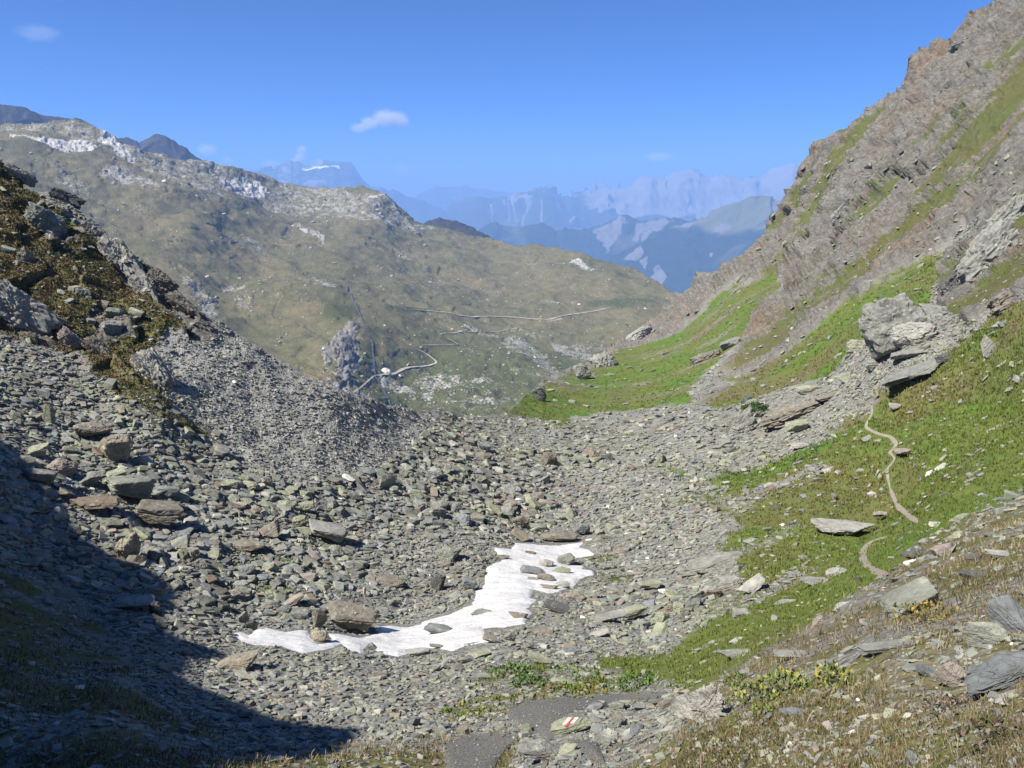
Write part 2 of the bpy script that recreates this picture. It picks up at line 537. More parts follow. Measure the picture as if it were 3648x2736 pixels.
# left-hand rock ribs: outcrops along the spur
LRIB = [[(100, 240), (125, 258), (150, 282), (205, 330), (222, 345), (200, 342), (160, 318), (135, 290), (108, 262)], [(0, 285), (20, 290), (45, 320), (55, 345), (20, 335), (0, 320)], [(30, 205), (60, 215), (75, 240), (45, 245)],
        [(140, 350), (165, 360), (170, 398), (150, 380), (135, 365)], [(85, 315), (125, 325), (130, 340), (95, 340)]]

# ------------------------------------------------------------------ near terrain
NEAR_PTS = [
    (512, 768, 13), (256, 768, 13.5), (0, 768, 14), (572, 720, 16), (400, 722, 18), (250, 730, 17), (0, 690, 17), (120, 690, 19), (640, 768, 10),
    (512, 1000, 7.0), (0, 1000, 7.5), (1024, 1000, 3.8), (-300, 1000, 7), (1330, 1000, 3.2), (-300, 768, 12), (1330, 768, 4.5),
    (1024, 768, 5.2), (850, 768, 7.2), (740, 768, 8.6), (700, 715, 10.5), (760, 700, 9.6), (850, 700, 9), (950, 680, 8.5), (1024, 650, 8.5), (1024, 560, 14), (930, 575, 18), (870, 610, 15), (820, 645, 13), (760, 672, 11.8),
    (875, 555, 46), (1024, 480, 46), (1000, 505, 36), (930, 520, 48), (800, 610, 30), (720, 655, 22),
    (1024, 330, 78), (950, 400, 80), (885, 455, 77), (940, 470, 62), (820, 500, 71), (750, 560, 53), (700, 620, 38), (640, 690, 21),
    (560, 550, 69), (560, 480, 97), (520, 440, 117), (500, 417, 130), (400, 640, 41), (230, 635, 38), (500, 680, 24), (460, 560, 59), (460, 600, 51),
    (0, 157, 99), (0, 300, 78), (0, 400, 63), (0, 445, 55), (0, 500, 48), (0, 560, 41), (0, 620, 30), (60, 197, 95), (100, 235, 91), (100, 340, 76), (100, 420, 64), (100, 480, 55), (100, 560, 45), (100, 620, 36),
    (170, 287, 86), (165, 335, 79), (150, 400, 67), (222, 324, 84), (200, 400, 71), (200, 440, 66), (200, 480, 60), (200, 520, 54), (200, 560, 48), (200, 600, 42.5), (260, 347, 83), (250, 400, 75), (250, 450, 68), (260, 500, 59.5),
    (324, 382, 84), (300, 450, 71.5), (300, 480, 66), (300, 520, 58.5), (300, 560, 51.5), (300, 630, 40), (352, 391, 87), (330, 420, 78), (393, 406, 96), (380, 440, 83), (350, 480, 70.5), (400, 480, 76), (400, 520, 66), (400, 560, 57), (440, 410, 112), (440, 440, 97), (460, 480, 83), (460, 520, 69),
    (546, 377, 205), (579, 366, 255), (616, 345, 310), (657, 319, 350), (676, 296, 365), (741, 264, 335), (782, 211, 330), (815, 144, 320), (870, 106, 305), (912, 60, 295), (1000, 0, 275),
    (1024, 150, 165), (1024, 80, 205), (950, 250, 150), (900, 200, 208), (850, 300, 168), (820, 360, 132), (750, 350, 185), (750, 300, 236), (700, 350, 222), (650, 380, 198), (600, 395, 185), (560, 412, 150), (560, 430, 128), (640, 430, 128), (700, 420, 124), (800, 420, 102), (890, 335, 102), (1024, 270, 98), (760, 470, 90),
    (-300, 445, 46), (-300, 157, 84), (-300, 20, 100), (1330, 480, 34), (1330, 200, 95), (1330, -260, 200), (1150, -80, 240), (1150, 300, 80),
]
near_depth = TPS(NEAR_PTS, 1.5e-3)
NEAR_SIL = [(-300, 20), (0, 157), (28, 190), (60, 197), (74, 206), (93, 231), (139, 259), (171, 287), (204, 319), (222, 324), (259, 347), (296, 370), (324, 382), (352, 391), (393, 406), (440, 410), (500, 417),
            (523, 398), (546, 377), (579, 366), (616, 345), (657, 319), (676, 296), (708, 278), (741, 264), (764, 241), (782, 211), (796, 185), (815, 144), (847, 123), (870, 106), (898, 83), (912, 60), (940, 42), (972, 14), (1000, 0), (1100, -75), (1330, -260)]
_a, _b = np.array([740.0, 960.0]), np.array([345.0, 165.0])
_p = rays(_a, _b) * near_depth(_a, _b)[:, None]
T_STRATA = _p[1] - _p[0]                      # run of the rock bands on the right-hand face
T_STRATA /= np.linalg.norm(T_STRATA)

def near_zone(u, v, P):
    Z = np.zeros((len(u), 4), np.float32)
    w = 7.0 * fbm(P, 14, 3, 5) + 4.0 * fbm(P, 3.5, 3, 8)
    w2 = 7.0 * fbm(P, 14, 3, 25) + 4.0 * fbm(P, 3.5, 3, 28)
    ww = np.clip(np.linalg.norm(P, axis=1) / 40, 0.35, 1.0)
    uu, vv = u + w * ww, v + w2 * ww
    def m(poly, soft=5.0):
        return sstep(-soft, soft, poly_sd(uu, vv, poly))
    cl = np.maximum.reduce([m(CLIFF, 4), m(RIB, 6) * (0.35 + 0.65 * sstep(-0.15, 0.25, fbm(P, 9, 4, 19))), m(OUTC, 3)])
    cl = cl * (0.2 + 0.8 * sstep(575, 640, u))
    for q in LRIB:
        cl = np.maximum(cl, m(q, 4))
    lb = m(L_BROWN, 5)
    patch = fbm(P, 9, 4, 41)
    g = np.maximum.reduce([m(G_MAIN, 11), m(G_BAND, 6) * 0.95, m(G_LOW, 5) * 0.95, m(G_STRIPE, 8) * 0.55])
    fing = np.maximum.reduce([m(f, 7) for f in FINGERS])
    g = g * (1 - 0.6 * fing)
    qs = P - (P @ T_STRATA)[:, None] * T_STRATA[None] * 0.82
    stripe = sstep(-0.05, 0.42, fbm(qs, 7, 4, 73))
    g = np.maximum(g * (0.86 + 0.35 * patch) * (1 - 0.32 * stripe * sstep(900, 760, u) * sstep(470, 430, v)), 0)
    mound = m(DRY_MOUND, 6)
    front = m(G_FRONT, 11) * (0.46 + 0.5 * fbm(P, 1.6, 4, 4))
    dryf = np.maximum(m(DRY_FRONT, 8) * 0.62, m(SHADE_GRASS, 12) * 0.6)
    # grass ledges on the rock face, drawn out along the bands
    q = P - (P @ T_STRATA)[:, None] * T_STRATA[None] * 0.78
    ledge = fbm(q, 12, 5, 71, 0.62)
    high = sstep(0.06, 0.34, ledge + 0.02 * sstep(750, 1024, u) + 0.12 * sstep(900, 1010, u)) * (cl > 0.4) * sstep(660, 760, u) * 0.64
    olive = m(RIB, 12) * 0.7 * sstep(0.1, -0.25, fbm(P, 9, 4, 19))
    g2 = np.maximum.reduce([g * (1 - cl), olive, mound * 0.58 * (0.9 + 0.8 * fbm(P, 2.2, 4, 43)), dryf * (0.9 + 0.8 * fbm(P, 2.2, 4, 44)), front, high, lb * (1 - cl * 0.8) * (0.78 + 0.5 * patch)])
    # sparse moss among the stones
    moss = sstep(0.22, 0.5, fbm(P, 7, 4, 90)) * 0.45
    out_fan = 1 - m(FAN, 10)
    g2 = np.maximum(g2, moss * (1 - cl) * out_fan)
    dry = np.maximum.reduce([olive * 0.8, mound * 0.85, dryf * 1.3, lb * 0.85, front * 0.35, high * 0.85, moss * 0.3])
    dry = np.clip(dry + (0.35 * sstep(0.05, 0.4, fbm(P, 12, 3, 97)) + 0.45 * stripe * (v < 430) + 0.5 * (v < 400) * (u > 690) * sstep(-0.1, 0.3, fbm(P, 20, 3, 99))) * (g > 0.3), 0, 1)
    Z[:, 0], Z[:, 1], Z[:, 2], Z[:, 3] = g2, dry, cl, m(FAN, 6)
    bare = np.zeros(len(u), np.float32)
    for b in BARE:
        bare = np.maximum(bare, sstep(-2, 2, poly_sd(u, v, b)))
    Z[:, 0] *= 1 - bare
    return Z

def flat_mask(u, v):
    """1 where the surface stays smooth: under snow, bare trail and path"""
    f = sstep(-4, 4, poly_sd(u, v, SNOW))
    for b in BARE:
        f = np.maximum(f, sstep(-4, 2, poly_sd(u, v, b)))
    for t in TRAIL:
        f = np.maximum(f, 1 - sstep(3, 7, line_d(u, v, t)))
    return f

def near_disp(P, Z, D, u, v):
    k = np.clip(D / 60, 0.12, 1.6)
    d = fbm(P, 9, 4, 11) * 0.55 * k + fbm(P, 1.6, 3, 12) * 0.22 * np.clip(D / 50, 0.15, 1.2)
    cl = Z[:, 2]
    m = cl > 0.02
    q = P[m] - (P[m] @ T_STRATA)[:, None] * T_STRATA[None] * 0.5
    kk = np.clip(D[m] / 170, 0.4, 1.5)
    c = facets(q, 18, 30, 0.45) * 3.0 + facets(P[m], 7, 31, 0.45) * 1.3 + facets(P[m], 3.0, 37, 0.5) * 0.8 + facets(P[m], 1.4, 43, 0.6) * 0.35
    ql = P[m] - (P[m] @ T_STRATA)[:, None] * T_STRATA[None] * 0.85
    c = c + fbm(ql, 16, 5, 47, 0.5, True) * 2.4
    d[m] += c * cl[m] * kk * (1 - 0.7 * sstep(0.3, 0.55, Z[m, 0])) * (0.25 + 0.75 * sstep(560, 680, u[m]))
    lb = sstep(-6, 6, poly_sd(u, v, L_BROWN))
    m = lb > 0.02
    d[m] += (facets(P[m], 6, 61, 0.8) * 1.5 + facets(P[m], 2.4, 67, 0.9) * 0.7) * lb[m] * np.clip(D[m] / 130, 0.4, 1.2)
    return d * (1 - 0.92 * flat_mask(u, v))

ucols = np.concatenate([np.arange(-300, -24, 4.0), np.arange(-24, 1048, 1.25), np.arange(1048, 1331, 3.0)])
NEAR = build_layer('ground', NEAR_SIL, 985, ucols, 760, near_depth, near_disp, near_zone, jag=1.6, mat=M_NEAR, skirt=14)

# ------------------------------------------------------------------ hillside beside the viewer (its crest shades the near left of the valley)
SHADE = [(120, 800), (180, 768), (231, 744), (300, 735), (372, 722), (341, 725), (293, 719), (231, 703), (198, 690), (172, 668), (198, 648), (160, 632), (149, 611), (165, 589), (145, 569), (111, 552), (77, 532), (40, 490), (14, 456), (0, 445), (-30, 420), (-90, 400)]
def build_hillside():
    pts = sample(NEAR, NEAR.P, np.array([p[0] for p in SHADE], float), np.array([p[1] for p in SHADE], float))
    h = SUN[:2] / np.linalg.norm(SUN[:2])
    perp = np.array([-h[1], h[0]])
    if perp[1] < 0:
        perp = -perp
    ctrl = []
    for p in pts:
        depth = p[1] * CP - p[2] * SP
        xc = -0.6424 * depth * 1.30 - 7.0
        t = max((xc - p[0]) / h[0], 6.0)
        c = p[:2] + h * t
        ctrl.append((p[:2] @ perp, c[0], c[1], p[2] + t * math.tan(SUN_EL)))
    ctrl = np.array(sorted(ctrl))
    q = np.linspace(ctrl[0, 0] - 9, ctrl[-1, 0] + 6, 150)
    C = np.stack([np.interp(q, ctrl[:, 0], ctrl[:, k]) for k in (1, 2, 3)], 1)
    lo, hi = q < ctrl[0, 0], q > ctrl[-1, 0]
    C[lo, :2] += perp[None] * (q[lo] - ctrl[0, 0])[:, None]
    C[lo, 2] -= 1.2 * (ctrl[0, 0] - q[lo])
    C[hi, :2] += perp[None] * (q[hi] - ctrl[-1, 0])[:, None]
    C[hi, 2] -= 1.2 * (q[hi] - ctrl[-1, 0])
    prof = [(-0.95, -1.6), (-0.75, -0.62), (-0.5, -0.36), (-0.3, -0.2), (-0.15, -0.085), (-0.05, -0.02), (0, 0), (0.08, -0.02), (0.25, -0.10), (0.5, -0.26), (0.8, -0.6), (1.2, -1.3)]
    pa = np.interp(np.linspace(0, 1, 60), np.linspace(0, 1, len(prof)), [a for a, b in prof])
    pb = np.interp(np.linspace(0, 1, 60), np.linspace(0, 1, len(prof)), [b for a, b in prof])
    rows = []
    for a, b in zip(pa, pb):
        wdt = np.maximum(6.0, (-0.6424 * (C[:, 1] * CP - C[:, 2] * SP) * 1.02 - 1.0 - C[:, 0]))
        x = C.copy()
        x[:, 0] -= a * wdt
        x[:, 2] += b * wdt * 1.5
        rows.append(x)
    G = np.array(rows)
    flatp = G.reshape(-1, 3)
    away = np.repeat(np.abs(pa)[:, None], len(q), 1).ravel()
    off = (fbm(flatp, 5, 4, 5) * 0.9 + facets(flatp, 2.2, 9) * 0.5) * np.clip(away * 3, 0.42, 1)
    G[..., 2] += off.reshape(G.shape[:2])
    me = np_mesh('hillside', G.reshape(-1, 3), grid_faces(*G.shape[:2]), 4, True)
    Z = np.zeros((G.shape[0] * G.shape[1], 4), np.float32)
    Z[:, 0] = 0.5 + 0.5 * fbm(flatp, 4, 4, 3)
    Z[:, 1] = 0.7
    set_attr(me, 'zone', Z)
    link('hillside', me, M_NEAR, kind='structure')
build_hillside()

# ------------------------------------------------------------------ middle distance: pasture basin and limestone ridge
MID_PTS = [(300, 445, 900), (393, 400, 1150), (500, 417, 1080), (430, 425, 1040), (350, 345, 1260), (370, 300, 1750), (348, 285, 1850), (460, 332, 1650), (430, 365, 1380), (500, 315, 1900), (600, 305, 2000), (671, 296, 2150),
           (450, 270, 2350), (491, 234, 2900), (560, 285, 2200), (600, 350, 1560), (650, 330, 1680), (550, 385, 1280), (588, 255, 2560), (625, 268, 2450), (720, 320, 1900), (200, 330, 1250), (230, 300, 1600), (120, 220, 2050), (0, 165, 2250), (0, 122, 2750), (-150, 100, 2700), (-150, 200, 2000),
           (100, 134, 2750), (200, 160, 2850), (300, 185, 3050), (384, 191, 2950), (412, 224, 2900), (300, 240, 2350), (400, 245, 2550), (100, 180, 2350), (200, 220, 2150), (300, 300, 1620), (260, 360, 1180), (330, 390, 1080), (700, 440, 1000), (0, 400, 1100)]
MID_SIL = [(-150, 105), (0, 121), (74, 124), (104, 134), (113, 138), (125, 146), (197, 160), (231, 170), (264, 176), (301, 185), (343, 187), (362, 185), (384, 191), (390, 196), (394, 205), (405, 214), (412, 224), (440, 231), (491, 234), (505, 240), (518, 246), (537, 244), (565, 250), (588, 255), (605, 260), (625, 268), (648, 281), (671, 296), (690, 312), (730, 345)]
def zr(z, pts, ox, oy, k):
    return [(ox + k * a, oy + k * b) for a, b in pts]
K1, K2, K3 = 0.1543, 0.1543, 0.07614
PALE = [zr(0, [(60, 320), (130, 345), (300, 360), (480, 365), (560, 385), (640, 440), (560, 465), (440, 440), (360, 410), (200, 385), (80, 350)], 0, 84.2, K1),
        zr(0, [(640, 320), (740, 350), (790, 420), (880, 500), (870, 530), (760, 480), (700, 400), (640, 380)], 0, 84.2, K1),
        zr(0, [(1400, 600), (1560, 610), (1740, 660), (1720, 730), (1640, 725), (1520, 690), (1440, 650)], 0, 84.2, K1),
        zr(0, [(1870, 880), (1960, 910), (2100, 980), (2100, 1040), (1980, 980), (1890, 920)], 0, 84.2, K1),
        zr(0, [(460, 1130), (600, 1090), (800, 1220), (900, 1260), (940, 1420), (860, 1370), (760, 1290), (680, 1320)], 252.6, 134.7, K3),
        zr(0, [(1520, 760), (1660, 790), (1760, 760), (1770, 800), (1620, 830), (1540, 800)], 252.6, 134.7, K3),
        zr(0, [(780, 630), (860, 610), (940, 660), (1000, 690), (980, 700), (930, 690), (850, 650)], 449.1, 168.4, 0.1523)]
ROCKY = [[(-150, 100), (0, 118), (74, 122), (125, 143), (197, 157), (264, 174), (301, 183), (343, 185), (384, 189), (412, 224), (440, 232), (420, 240), (380, 228), (330, 216), (290, 210), (260, 205), (215, 192), (160, 175), (120, 160), (60, 135), (0, 128), (-150, 120)],
         zr(0, [(600, 620), (720, 540), (860, 560), (1050, 680), (1060, 715), (860, 690), (700, 660)], 0, 84.2, K1),
         zr(0, [(820, 520), (1000, 560), (1400, 680), (1460, 780), (1300, 720), (1000, 620)], 0, 84.2, K1),
         zr(0, [(800, 770), (940, 800), (980, 830), (900, 830)], 0, 84.2, K1), zr(0, [(1540, 960), (1640, 990), (1760, 1100), (1740, 1130), (1560, 1010)], 0, 84.2, K1),
         zr(0, [(1160, 1230), (1300, 1290), (1420, 1440), (1430, 1500), (1330, 1480), (1180, 1300)], 0, 84.2, K1),
         zr(0, [(1420, 1290), (1640, 1320), (1600, 1380), (1440, 1350)], 0, 84.2, K1), zr(0, [(1500, 1380), (1640, 1400), (1620, 1480), (1520, 1440)], 0, 84.2, K1),
         zr(0, [(1000, 1290), (1120, 1230), (1250, 1290), (1380, 1400), (1420, 1560), (1300, 1500), (1200, 1430), (1020, 1340)], 341.3, 140.4, K2),
         zr(0, [(1300, 1250), (1700, 1280), (1750, 1340), (1560, 1420), (1380, 1330)], 341.3, 140.4, K2), zr(0, [(1060, 1180), (1180, 1190), (1230, 1240), (1080, 1215)], 341.3, 140.4, K2),
         zr(0, [(500, 1580), (640, 1560), (600, 1659), (520, 1659)], 341.3, 140.4, K2), zr(0, [(270, 700), (420, 720), (560, 790), (380, 770)], 341.3, 140.4, K2),
         zr(0, [(950, 950), (1040, 950), (1030, 985), (960, 975)], 341.3, 140.4, K2), zr(0, [(900, 1020), (960, 1060), (990, 1110), (940, 1080)], 341.3, 140.4, K2), zr(0, [(1180, 1015), (1240, 1060), (1300, 1120), (1220, 1080)], 341.3, 140.4, K2)]
TOWER = zr(0, [(60, 1180), (100, 1200), (155, 1330), (150, 1430), (90, 1500), (60, 1590), (0, 1520), (-30, 1350)], 341.3, 140.4, K2)
TOWER = TOWER + [(325, 362), (322, 345), (338, 326)]
GREENS = [(405, 313, 22, 5), (372, 345, 6, 20), (340, 312, 18, 10), (392, 395, 25, 14), (620, 300, 40, 4)]
STREAM = [(350.6, 280), (346.7, 287), (347, 296), (349.8, 304), (354, 311), (359.8, 318), (364.4, 329), (372, 336), (376, 344), (378, 352), (377.6, 365), (383, 378), (387, 387), (391, 397), (397, 412)]
ROADS = [[(411, 314.4), (434, 314.7), (458.6, 315.5), (485, 315.8), (515.7, 314.7), (539, 316.7), (549.6, 316.2), (565, 312), (582, 309.3), (600, 306), (611, 304.2)],
         [(549.6, 316.2), (556, 318.5), (563.5, 318.9), (546.5, 321.7)],
         [(415.4, 348.7), (427.7, 352.5), (437, 358), (436, 360), (427.7, 361.8), (406, 364.9), (395.3, 368), (378, 370.6)],
         [(378, 370.6), (369, 378.7), (355, 389.5)],
         [(511, 326), (489, 331), (469, 332.5), (440, 333), (438.5, 334.5), (449, 337.9), (460, 341), (449, 344.3), (414, 346.3)]]

def mid_zone(u, v, P):
    Z = np.zeros((len(u), 4), np.float32)
    w, w2 = fbm(P, 90, 4, 5), fbm(P, 90, 4, 25)
    w3 = fbm(P * np.array([1, 1, 0.3]), 28, 3, 35)
    tq = np.array([0.75, -0.55, -0.3]) / np.linalg.norm([0.75, -0.55, -0.3])
    Pq = P - (P @ tq)[:, None] * tq[None] * 0.8
    uu, vv = u + 6 * w, v + 4 * w2
    pale = np.maximum.reduce([sstep(-2.0, 1.5, poly_sd(u + 3 * w + 3 * w3, v + 3 * w2, p)) * pw for p, pw in zip(PALE, (1, 1, 0.95, 0.62, 0.5, 0.7, 0.6))]) * (0.62 + 0.4 * sstep(-0.5, 0.3, w3))
    rk = np.maximum.reduce([sstep(-6, 5, poly_sd(uu, vv, p)) * (0.50 if k else 0.45) for k, p in enumerate(ROCKY)])
    tw = sstep(-3, 3, poly_sd(u + 2 * w + 2 * w3, v + w, TOWER)) * 0.8
    streak = sstep(0.12, 0.55, fbm(Pq, 70, 5, 55, 0.6)) * 0.42
    low = sstep(330, 380, v) * (0.20 + 0.17 * sstep(-0.05, 0.4, fbm(P, 60, 4, 62)))
    rk = np.maximum.reduce([rk, pale, tw, streak, 0.12 + low + 0 * u])
    gr = 0 * u
    for (a, b, c, d) in GREENS:
        gr = np.maximum(gr, sstep(1.3, 0.5, np.sqrt(((uu - a) / c) ** 2 + ((vv - b) / d) ** 2)))
    gr = np.maximum(gr, sstep(322, 362, v + 10 * w) * 0.85 * sstep(330, 420, u))
    Z[:, 0], Z[:, 1], Z[:, 2], Z[:, 3] = rk, gr, pale, tw
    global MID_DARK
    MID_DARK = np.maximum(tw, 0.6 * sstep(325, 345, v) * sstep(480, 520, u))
    return Z

def mid_disp(P, Z, D, u, v):
    d = fbm(P, 320, 5, 3) * 30 + fbm(P, 70, 4, 9) * 12 + facets(P, 55, 77, 0.8) * 3
    rk = np.clip(Z[:, 0] * 1.2, 0, 1)
    m = rk > 0.25
    d[m] += (facets(P[m], 30, 13) * 6 + facets(P[m], 12, 15) * 3.5) * rk[m]
    m = (Z[:, 2] > 0.05) | (Z[:, 3] > 0.05)
    k = np.maximum(Z[m, 2], Z[m, 3])
    q = P[m] * np.array([1, 1, 0.35])
    d[m] += (facets(q, 22, 19, 0.6) * 5 + facets(q, 8, 20, 0.8) * 2.2) * k
    rd = np.minimum.reduce([line_d(u, v, r) for r in ROADS] + [line_d(u, v, STREAM)])
    return d - 0.0 * rd

mu = np.concatenate([np.arange(-150, -8, 5.0), np.arange(-8, 732, 1.1)])
MID_T = None
MID = build_layer('hills', MID_SIL, 450, mu, 330, TPS(MID_PTS, 2e-4), mid_disp, mid_zone, jag=0.9, jscale=6, mat=M_MID, skirt=8, seed=4)
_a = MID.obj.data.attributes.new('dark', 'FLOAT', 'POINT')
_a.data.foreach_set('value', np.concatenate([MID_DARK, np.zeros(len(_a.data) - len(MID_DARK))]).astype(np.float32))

# dark summits behind the limestone ridge, and the dark knoll at its foot
M_DARK = mat_far('dark_rock', (0.035, 0.036, 0.036), (0.055, 0.052, 0.05), 0.01)
def ridge(name, sil, vbot, r0, r1, amp, sc, mat, zone=None, step=1.3, nrows=110, jag=0.7, seed=1, jscale=5):
    su = [a for a, b in sil]
    def dep(U, V):
        vs = np.interp(U, [a for a, b in sil], [b for a, b in sil])
        t = np.clip((vbot - V) / np.maximum(vbot - vs, 1), 0, 1)
        return r0 + (r1 - r0) * t
    def disp(P, Z, D, u, v):
        q = P * np.array([1, 1, 0.4])
        return fbm(q, sc, 6, seed, 0.55, True) * amp + facets(q, sc * 0.25, seed + 5) * amp * 0.25
    return build_layer(name, sil, vbot, np.arange(su[0], su[-1], step), nrows, dep, disp, zone, jag=jag, jscale=jscale, mat=mat, skirt=6, seed=seed)

def rocky_zone(val):
    def z(u, v, P):
        Z = np.zeros((len(u), 4), np.float32)
        Z[:, 0] = val
        return Z
    return z
ridge('dark_mountain', [(-80, 92), (0, 104), (26, 108.7), (41, 114), (59, 119), (77, 124), (92, 133), (120, 150)], 200, 4200, 4700, 60, 500, M_DARK, rocky_zone(0.5), seed=21)
ridge('dark_mountain', [(90, 150), (112, 141), (120, 142), (140, 147), (152, 142), (158, 139.7), (164.5, 140), (175, 148), (189, 155), (197, 160), (215, 172), (240, 190)], 230, 4600, 5200, 60, 500, M_DARK, rocky_zone(0.5), seed=22)
ridge('dark_hill', [(395, 222), (412, 223.5), (420, 225), (429, 221), (440, 219.8), (449, 221), (461.7, 226.7), (475.6, 232.6), (500, 245)], 275, 3300, 3700, 25, 200, M_DARK, rocky_zone(0.45), seed=23)

# far blue mountains
M_FOREST = mat_far('forest_slope', (0.022, 0.034, 0.017), (0.165, 0.16, 0.15), 0.0022)
M_ALP = mat_far('high_alps', (0.045, 0.06, 0.035), (0.235, 0.225, 0.205), 0.0012)
K4 = 0.1523
def f2(pts):
    return zr(0, pts, 449.1, 168.4, K4)
SCARS = [f2([(920, 460), (1000, 410), (1150, 362), (1170, 400), (1130, 470), (1060, 570), (1020, 590), (1040, 540), (970, 480)]),
         f2([(1210, 385), (1290, 400), (1330, 390), (1440, 395), (1490, 400), (1400, 460), (1300, 520), (1270, 530), (1280, 460), (1230, 500), (1195, 490)])]
def scar_zone(u, v, P):
    Z = np.zeros((len(u), 4), np.float32)
    w = fbm(P, 500, 4, 3)
    w2 = fbm(P, 500, 4, 13)
    w3 = fbm(P * np.array([1, 1, 0.3]), 160, 4, 23)
    sc = np.maximum.reduce([sstep(-4, 3, poly_sd(u + 6 * w + 7 * w3, v + 5 * w2, p)) for p in SCARS])
    Z[:, 0] = np.maximum(sc * 0.72, 0.12 * sstep(0.3, 0.5, w))
    Z[:, 2] = sstep(0.35, 0.6, fbm(P, 900, 3, 6)) * 0.5
    return Z
SCARB = [f2([(1160, 640), (1280, 555), (1300, 600), (1240, 660)]), f2([(1310, 710), (1380, 630), (1440, 720), (1390, 790), (1340, 760)]), f2([(1705, 545), (1730, 540), (1725, 580), (1708, 578)]), f2([(1250, 640), (1330, 600), (1300, 690)])]
def hillb_zone(u, v, P):
    Z = np.zeros((len(u), 4), np.float32)
    w = fbm(P, 500, 4, 3)
    alp = sstep(-4, 4, 168.4 + K4 * 400 + 8 * w + 0.035 * (u - 700) * 2 - v)
    sc = np.maximum.reduce([sstep(-2, 2, poly_sd(u + 4 * w, v + 4 * w, p)) for p in SCARB])
    Z[:, 0] = np.maximum(sc * 0.8, alp * (0.28 + 0.55 * sstep(0.0, 0.5, fbm(P, 450, 4, 31))))
    Z[:, 2] = np.maximum(alp, sstep(0.25, 0.5, fbm(P, 700, 4, 16)) * 0.6 * sstep(680, 760, u))
    return Z
ridge('forest_ridge', f2([(-60, 440), (100, 430), (280, 425), (350, 425), (480, 428), (600, 440), (700, 452), (760, 445), (900, 432), (960, 415), (1050, 385), (1160, 360), (1230, 378), (1330, 385), (1440, 388), (1520, 380), (1700, 400), (2300, 450)]), 330, 10500, 13500, 260, 1500, M_FOREST, scar_zone, nrows=130, seed=31, jag=0.6)
ridge('forest_hill', f2([(950, 660), (1060, 598), (1160, 560), (1300, 518), (1400, 455), (1490, 400), (1600, 365), (1700, 310), (1790, 260), (1920, 235), (2010, 222), (2080, 225), (2212, 232), (2500, 260)]), 345, 9000, 11200, 190, 1300, M_FOREST, hillb_zone, nrows=130, seed=32, jag=0.6)
STREAKS = [[(285, 300), (290, 420)], [(400, 230), (405, 300), (395, 420)], [(430, 220), (440, 340), (455, 415)], [(560, 220), (520, 330), (490, 420)], [(620, 310), (615, 430)], [(680, 290), (740, 370)], [(870, 310), (800, 380)], [(1040, 340), (1090, 400)], [(350, 270), (380, 330)]]
def bigmtn_zone(u, v, P):
    Z = np.zeros((len(u), 4), np.float32)
    w = fbm(P, 1500, 5, 3, ridged=True)
    x, y = (u - 449.1) / K4, (v - 168.4) / K4
    tree = np.interp(x, [0, 300, 700, 900, 1000, 1200, 1450, 1700, 2200], [330, 250, 215, 230, 240, 260, 290, 300, 290])
    rk = sstep(40, -40, y - tree + 70 * w)
    st = np.minimum.reduce([line_d(u + w, v, f2(s)) for s in STREAKS])
    sc = sstep(1.6, 0.5, st) * 0.9
    bowl = sstep(-4, 3, poly_sd(u + 2 * w, v, f2([(400, 215), (480, 200), (600, 215), (570, 300), (540, 330), (500, 300), (460, 330), (430, 300)]))) * 0.6
    Z[:, 0] = np.maximum.reduce([rk * (0.45 + 0.4 * sstep(880, 980, x)), sc, bowl])
    Z[:, 2] = 0.5 * sstep(0, 0.5, fbm(P, 1600, 4, 8))
    return Z
ridge('far_mountain', f2([(-30, 380), (40, 340), (200, 240), (300, 228), (400, 218), (470, 195), (560, 170), (660, 148), (740, 165), (860, 148), (920, 110), (990, 80), (1040, 55), (1110, 75), (1190, 88), (1240, 65), (1290, 70), (1370, 110), (1430, 120), (1500, 85), (1560, 70), (1620, 95), (1700, 125), (1800, 115), (1870, 125), (1930, 135), (1980, 105), (2060, 150), (2100, 100), (2180, 60), (2350, 30)]),
      262, 17500, 23000, 480, 2600, M_ALP, bigmtn_zone, nrows=130, seed=41, jag=0.8)
def dents_zone(u, v, P):
    Z = np.zeros((len(u), 4), np.float32)
    w = fbm(P, 900, 4, 3)
    Z[:, 0] = 0.46
    band = [(299, 171.8), (312, 171), (330, 172.3), (334, 173), (339, 175), (337, 176), (331, 173.8), (322, 174.6), (312, 172.8), (301, 173)]
    Z[:, 1] = sstep(-0.5, 0.5, poly_sd(u + 1.5 * w, v + w, band))
    return Z
ridge('far_mountain', [(235, 184), (250, 176), (264, 171), (277.7, 169.7), (286, 164.4), (290, 162.5), (293, 165.4), (297.5, 164), (302, 167.4), (308, 166.5), (313.5, 167.6), (321, 169), (325.7, 165.6), (329, 167.5), (332.6, 166.7), (340, 169.5), (344, 166.7), (349.3, 165.6), (354, 171), (358.4, 177.3), (360.7, 182), (368, 186), (385, 195)],
      215, 21000, 23500, 260, 2000, M_ALP, dents_zone, step=0.9, nrows=70, seed=42, jag=0.9, jscale=3)
ridge('far_mountain', [(340, 200), (380, 194), (393, 192.6), (397, 193), (405, 197), (421, 198), (436, 204), (449, 210), (470, 222), (500, 240)], 260, 23000, 25000, 350, 2500, M_ALP, rocky_zone(0.3), seed=43)
ridge('far_mountain', [(390, 203), (420, 194), (449, 188), (458, 188.6), (480, 191), (510, 193.6), (540, 199), (580, 212)], 255, 31000, 34000, 350, 2500, M_ALP, rocky_zone(0.4), seed=44)

